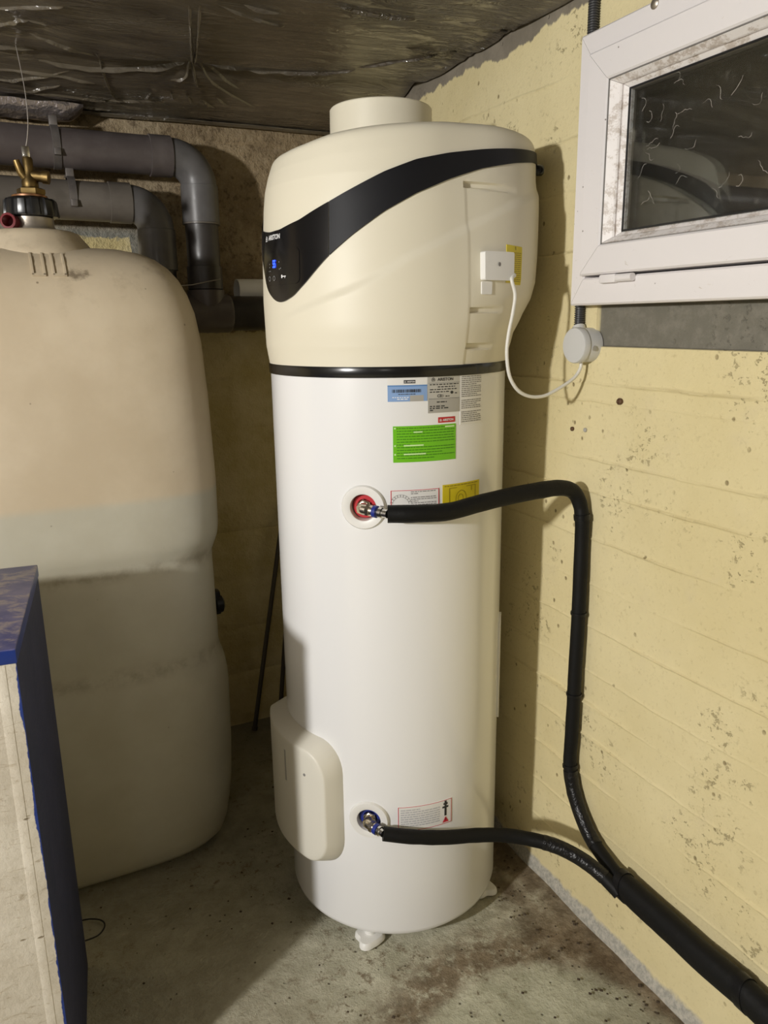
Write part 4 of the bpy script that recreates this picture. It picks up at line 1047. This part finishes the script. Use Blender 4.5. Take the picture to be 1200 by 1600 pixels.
s5 = sticker('green_sticker', -114.4, -85.3, -0.3110, -0.2285, M['green'], 'bright green instruction sticker with dark lines of print')
b = MB(); rowsz = [-0.2345 - 0.0062 * k for k in range(12)]
for k, zz in enumerate(rowsz):
    if k == 6: x1 = -107
    elif k in (9,): x1 = -92
    elif k == 11: x1 = -96
    else: x1 = -86.2
    bars(b, bp, T, -112.8, x1, zz, 0.0019, 200 + k, 2.8, 0.3)
obj('small_print', b, M['greendark'], s5, smooth=False, fix=False, kind='stuff')
b = MB()
for zz in (-0.2350, -0.2745, -0.2945): patch(b, bp, T + .0003, -113.9, -113.2, zz, zz + 0.0036, 1)
patch(b, bp, T + .0003, -91.0, -86.2, -0.2352, -0.2320, 3); patch(b, bp, T + .0003, -105.5, -101.5, -0.2440, -0.2412, 3)
patch(b, bp, T + .0003, -109.8, -101.0, -0.2742, -0.2712, 4); patch(b, bp, T + .0003, -109.8, -100.0, -0.2940, -0.2910, 4)
obj('white_marks', b, simple('pale_green_print', (0.62, 0.85, 0.42), 0.5), s5, smooth=False, fix=False, kind='stuff')

s6 = sticker('gauge_sticker', -115.8, -93.6, -0.4360, -0.3755, M['paper'], 'white red-bordered sticker beside the upper hose, with a gauge drawing')
b = MB(); border(b, bp, T, -115.7, -93.7, -0.4358, -0.3757, 0.35, 0.0013); obj('red_border', b, M['redink'], s6, smooth=False, fix=False)
b = MB()
for r, wdt in ((0.0255, 0.0007), (0.0200, 0.0007)):
    for k in range(18):
        t0, t1 = math.pi * (0.05 + 0.9 * k / 18), math.pi * (0.05 + 0.9 * (k + 1) / 18)
        b.add([bp(-111.3 + DM * q * math.cos(t), -0.4110 + q * math.sin(t), T) for t, q in ((t0, r), (t1, r), (t1, r - wdt), (t0, r - wdt))], [(0, 1, 2, 3)])
for k in range(9):
    t = math.pi * (0.12 + 0.76 * k / 8)
    b.add([bp(-111.3 + DM * q * math.cos(t + e_), -0.4110 + q * math.sin(t + e_), T) for q, e_ in ((0.0200, 0), (0.0250, 0), (0.0250, .06), (0.0200, .06))], [(0, 1, 2, 3)])
for k in range(9):
    if k == 2: continue
    bars(b, bp, T, -106.8, -95.0 if k % 4 != 1 else -103.5, -0.3810 - 0.0044 * k, 0.0019, 300 + k, 2.6, 0.3)
obj('gauge_drawing', b, M['inkgrey'], s6, smooth=False, fix=False)

s7 = sticker('valve_sticker', -91.9, -70.3, -0.4300, -0.3700, M['yellow'], 'yellow square sticker with a valve drawing above the upper hose')
b = MB(); bars(b, bp, T, -91.0, -71.5, -0.3752, 0.0022, 400, 2.6, 0.4)
for q in ((-88.6, -88.2, -0.425, -0.379), (-73.4, -73.0, -0.425, -0.379), (-88.6, -84.5, -0.3805, -0.379), (-79.0, -73.0, -0.3805, -0.379), (-76.0, -75.6, -0.392, -0.381)): patch(b, bp, T, *q, n=3)
for k in range(16):
    t0, t1 = 2 * math.pi * k / 16, 2 * math.pi * (k + 1) / 16
    b.add([bp(-82.0 + DM * .0165 * q * math.cos(t), -0.4080 + .0210 * q * math.sin(t), T) for t, q in ((t0, 1), (t1, 1), (t1, .93), (t0, .93))], [(0, 1, 2, 3)])
    b.add([bp(-82.3 + DM * .0080 * q * math.cos(t), -0.4060 + .0100 * q * math.sin(t), T) for t, q in ((t0, 1), (t1, 1), (t1, .86), (t0, .86))], [(0, 1, 2, 3)])
obj('valve_drawing', b, M['yellowdark'], s7, smooth=False, fix=False)

s8 = sticker('safety_sticker', -114.0, -85.8, -1.2735, -1.2035, M['paper'], 'white red-bordered safety sticker above the lower hose')
b = MB(); border(b, bp, T, -113.9, -85.9, -1.2733, -1.2037, 0.30, 0.0013)
b.add([bp(a_, z_, T + .0004) for a_, z_ in ((-91.2, -1.2690), (-87.6, -1.2690), (-89.4, -1.2520))], [(0, 1, 2)])
obj('red_border', b, M['redink'], s8, smooth=False, fix=False, label='red border and warning triangle')
b = MB()
for k in range(8): bars(b, bp, T, -112.6, -92.6 if k else -103, -1.2150 - 0.0066 * k, 0.0034, 500 + k, 3.4, 0.3)
obj('small_print', b, simple('pale_grey_print', (0.50, 0.50, 0.52), 0.5), s8, smooth=False, fix=False, kind='stuff')
b = MB()
for q in ((-90.0, -88.8, -1.250, -1.226), (-91.2, -87.8, -1.2270, -1.2215), (-90.6, -88.2, -1.2175, -1.2120), (-90.0, -88.8, -1.222, -1.206)): patch(b, bp, T, *q, n=2)
patch(b, bp, T + .0007, -89.55, -89.25, -1.2640, -1.2565, 1)
obj('valve_drawing', b, M['ink'], s8, smooth=False, fix=False)

# three adjustable feet
for k, az in enumerate((-131.0, -43.0, 70.0)):
    px, py = HC[0] + 0.262 * math.cos(az * DEG), HC[1] + 0.262 * math.sin(az * DEG)
    r_ = Vector((math.cos(az * DEG), math.sin(az * DEG), 0)); t_ = Vector((-r_.y, r_.x, 0))
    fm = MB(); rows = []
    for h, k_ in ((FL + 0.003, 1.0), (FL + 0.013, 0.98), (FL + 0.019, 0.84)):
        row = []
        for q in range(28):
            a = 2 * math.pi * q / 28
            rad = 0.035 * (1 + 0.20 * math.cos(3 * a) + 0.06 * math.cos(5 * a + 1)) * k_
            p = Vector((px, py, 0)) + r_ * (0.014 + rad * 0.95 * math.cos(a)) + t_ * (rad * 1.1 * math.sin(a))
            row.append((p.x, p.y, h))
        rows.append(row)
    fm.quadgrid(rows, True)
    for row, rev in ((rows[0], 1), (rows[-1], 0)):
        o = len(fm.v); fm.v += row; fm.f.append(tuple(range(o, o + 28))); fm.mi.append(0)
    fm.lathe((px, py, FL + 0.015), (0, 0, 1), [(0.016, 0), (0.016, 0.027)], 16)
    obj('foot', fm, M['white'], wh)

# ------------------------------------------------------------------ insulated hoses
hot = smooth_path([hot0, (0.795, 1.472, -0.420), (0.870, 1.462, -0.422), (0.955, 1.464, -0.413), (1.045, 1.468, -0.406), (1.130, 1.466, -0.401), (1.190, 1.468, -0.402), (1.232, 1.470, -0.415), (1.252, 1.466, -0.446), (1.258, 1.460, -0.490), (1.261, 1.461, -0.555),
    (1.261, 1.459, -0.74), (1.261, 1.461, -0.89), (1.261, 1.461, -0.97), (1.261, 1.462, -1.096), (1.261, 1.462, -1.185), (1.260, 1.432, -1.268), (1.256, 1.362, -1.340), (1.250, 1.280, -1.368), (1.246, 1.215, -1.374)], 7)
hs = thing('insulated_hose', (1.0, 1.46, -1.39), 'black insulated hose from the red-ringed upper connection, turning down the yellow wall', 'hose', 'insulated hoses of the heater')
hr = []
for i, p in enumerate(hot):
    hr.append(0.0180 + 0.0024 * sstep(60, 35, i) + 0.0008 * noise.noise(Vector((i * 0.35, 2, 0))))
obj('foam_sleeve', MB().tube(hot, hr, 22), M['foam'], hs)
def tape_at(path, i, r, wid, par, mat):
    p = Vector(path[i]); d = (Vector(path[i + 1]) - Vector(path[i - 1])).normalized()
    rows = [(r - 0.003, 0), (r + 0.0012, 0.0008), (r + 0.0016, wid * 0.5), (r + 0.0012, wid - 0.0008), (r - 0.003, wid)]
    obj('tape_band', MB().lathe(p - d * wid / 2, d, rows, 22), mat, par)
def nearest(path, z, i0=0): return min(range(max(i0, 1), len(path) - 1), key=lambda i: abs(path[i].z - z))
i_e = nearest(hot, -0.484, 49)
for zt, wd in ((-0.484, 0.016), (-0.745, 0.009), (-0.972, 0.008), (-1.180, 0.010)):
    tape_at(hot, nearest(hot, zt, 55), 0.0192, wd, hs, M['tape'])
seg = [p for i, p in enumerate(hot) if -1.352 < p.z < -1.190 and i > 70]
obj('tape_wrap', MB().tube(seg, [0.0196 + 0.0012 * noise.noise(Vector((i * 0.9, 5, 0))) for i in range(len(seg))], 22), M['wrinkled'], hs, label='wrinkled black tape over the lower bend')
cold = smooth_path([cold0, (0.785, 1.484, -1.262), (0.870, 1.468, -1.282), (0.955, 1.455, -1.296), (1.030, 1.438, -1.310), (1.090, 1.405, -1.320), (1.140, 1.360, -1.328), (1.180, 1.310, -1.345), (1.208, 1.260, -1.368), (1.224, 1.212, -1.392)], 8)
hs2 = thing('insulated_hose', (1.0, 1.40, -1.42), 'black insulated hose from the blue-ringed lower connection, curving to the wall', 'hose', 'insulated hoses of the heater')
obj('foam_sleeve', MB().tube(cold, [0.0180 + 0.0008 * noise.noise(Vector((i * 0.35, 8, 0))) for i in range(len(cold))], 22), M['foam'], hs2)
seg = cold[44:66]
obj('tape_wrap', MB().tube(seg, [0.0190 + 0.0013 * noise.noise(Vector((i * 0.9, 1, 0))) for i in range(len(seg))], 22), M['wrinkled'], hs2, label='wrinkled black tape where it nears the wall')
# joint sleeve holding both hoses, running along the wall towards the camera
bun = smooth_path([(1.240, 1.225, -1.378), (1.242, 1.150, -1.382), (1.243, 1.060, -1.383), (1.242, 0.97, -1.384), (1.243, 0.87, -1.380), (1.243, 0.80, -1.383), (1.243, 0.60, -1.385), (1.243, 0.30, -1.385)], 8)
bs = thing('hose_sleeve', (1.243, 0.8, -1.42), 'thick black sleeve bundling both hoses along the foot of the yellow wall', 'sleeve')
rows = []
for i, p in enumerate(bun):
    rows.append([(p.x + 0.0290 * math.cos(a), p.y + 0.010 * math.sin(a), p.z + 0.0355 * math.sin(a) * (1 + 0.03 * noise.noise(Vector((i * 0.4, a, 0))))) for a in [2 * math.pi * k / 28 for k in range(28)]])
m = MB().quadgrid(rows, True)
for row in (rows[0], rows[-1]):
    o = len(m.v); m.v += row; m.f.append(tuple(range(o, o + 28))); m.mi.append(0)
obj('foam_sleeve', m, M['foam'], bs)
for yy, wd in ((1.212, 0.016), (0.862, 0.022)):
    i = min(range(len(bun)), key=lambda k: abs(bun[k].y - yy)); p = bun[i]; rows = []
    for q, e_ in ((-wd / 2, -0.002), (-wd / 2, 0.0016), (wd / 2, 0.0016), (wd / 2, -0.002)):
        rows.append([(p.x + (0.0290 + e_) * math.cos(a), p.y + q + 0.010 * math.sin(a), p.z + (0.0360 + e_) * math.sin(a)) for a in [2 * math.pi * k / 28 for k in range(28)]])
    obj('tape_band', MB().quadgrid(rows, True), M['tape'], bs)

# ------------------------------------------------------------------ conduit, junction box, cable
cd = MB(); prof = []
z = -0.030
while z < 0.745:
    prof += [(0.0098, z), (0.0125, z + 0.0011), (0.0125, z + 0.0031), (0.0098, z + 0.0042)]; z += 0.0052
obj('corrugated_conduit', cd.lathe((1.2705, 1.521, 0), (0, 0, 1), prof, 16), M['conduit'], label='dark grey corrugated conduit running behind the window frame down to the round box', cat='conduit')
jb = thing('junction_box', (1.285, 1.494, -0.062), 'round pale grey junction box under the conduit on the yellow wall', 'junction box')
JC = Vector((1.285, 1.494, -0.0615))
obj('box_body', MB().lathe(JC, (-1, 0, 0), [(0.041, -0.004), (0.041, 0.030), (0.0395, 0.034), (0.0, 0.034)], 40, cap=False)
    .box((1.250, 1.462, -0.085), (1.284, 1.474, -0.055), 0.003).tube([(1.268, 1.515, -0.03), (1.2705, 1.521, -0.018)], 0.0155, 14), M['boxgrey'], jb)
obj('box_lid', MB().lathe(JC + Vector((-0.034, 0, 0)), (-1, 0, 0), [(0.0390, 0.0), (0.0425, 0.0005), (0.0425, 0.013), (0.0405, 0.0165), (0.030, 0.0175), (0.0, 0.018)], 44, cap=False), M['boxgrey'], jb)
obj('lid_screw', MB().lathe((1.262, 1.4545, -0.068), (0, -1, 0), [(0.006, 0), (0.006, 0.004), (0.0, 0.004)], 10, cap=False), M['papergrey2'], jb)
cb = smooth_path([hp(-63.4, 0.100, 0.009), hp(-61.5, 0.098, 0.013), (1.045, 1.487, 0.088), (1.053, 1.484, 0.055), (1.048, 1.484, 0.014), (1.040, 1.486, -0.028), (1.037, 1.488, -0.071), (1.043, 1.488, -0.115), (1.056, 1.488, -0.143), (1.079, 1.489, -0.165), (1.112, 1.490, -0.177), (1.150, 1.490, -0.177),
    (1.187, 1.490, -0.164), (1.221, 1.490, -0.148), (1.243, 1.491, -0.134), (1.256, 1.491, -0.115), (1.258, 1.492, -0.098)], 6)
obj('power_cable', MB().tube(cb, 0.0042, 12), M['cable'], label='white power cable looping from the heater hood to the round junction box', cat='cable')

# wall screw and two small plugs
obj('wall_plug', MB().lathe((1.288, 1.376, -0.189), (-1, 0.1, 0.1), [(0.0075, 0), (0.0080, 0.010), (0.0055, 0.013), (0.0030, 0.009), (0.0, 0.009)], 14), M['screw'], label='rusty screw plug in the yellow wall below the grey strip', cat='screw')
obj('wall_plug', MB().lathe((1.288, 1.544, -0.272), (-1, 0, 0), [(0.0055, 0), (0.0055, 0.007), (0.0030, 0.008), (0.0, 0.004)], 12), M['screw'], label='dark plug hole, left of the pair under the junction box', cat='screw')
obj('wall_plug', MB().lathe((1.288, 1.494, -0.269), (-1, 0, 0), [(0.0055, 0), (0.0055, 0.007), (0.0030, 0.008), (0.0, 0.006)], 12), M['papergrey2'], label='pale grey plug, right of the pair under the junction box', cat='screw')

# ------------------------------------------------------------------ bits on the floor
lp = [(-0.02 + 0.0, 1.975, FL + 0.003)]
lp = smooth_path([(0.00, 2.03, FL + 0.005), (0.035, 2.022, FL + 0.005), (0.062, 2.0, FL + 0.006), (0.066, 1.972, FL + 0.007), (0.046, 1.948, FL + 0.006), (0.012, 1.945, FL + 0.005)], 6)
obj('wire_loop', MB().tube(lp, 0.0022, 6), M['blackwire'], label='loop of thin black wire on the floor beside the blue plinth', cat='wire')
db = MB(); rnd = random.Random(11)
for k in range(170):
    if k < 95: x = XW - 0.02 - abs(rnd.gauss(0, 0.13)); y = rnd.uniform(0.9, 1.75)
    else: x = rnd.uniform(0.05, 1.1); y = rnd.uniform(1.35, 2.5)
    if (x - HC[0]) ** 2 + (y - HC[1]) ** 2 < 0.10 and y > 1.5: continue
    if x < 0.53 and y > 2.06: continue
    s_ = rnd.uniform(0.0015, 0.0048) * (1.5 if rnd.random() < 0.08 else 1)
    pts = []
    for _ in range(6):
        pts.append((rnd.gauss(0, 0.6), rnd.gauss(0, 0.6), rnd.gauss(0, 0.35)))
    v6 = [(x + s_ * (1 + .3 * rnd.random()) * c_[0], y + s_ * (1 + .4 * rnd.random()) * c_[1], FL + 0.002 + s_ * (0.6 + 0.6 * c_[2])) for c_ in ((1, 0, 0), (0, 1, 0), (-1, 0, 0), (0, -1, 0), (0, 0, 1), (0, 0, -1))]
    db.add(v6, [(0, 1, 4), (1, 2, 4), (2, 3, 4), (3, 0, 4), (1, 0, 5), (2, 1, 5), (3, 2, 5), (0, 3, 5)])
obj('dirt_crumbs', db, M['earth'], smooth=False, kind='stuff', label='brown crumbs of dirt scattered over the concrete floor', cat='dirt')
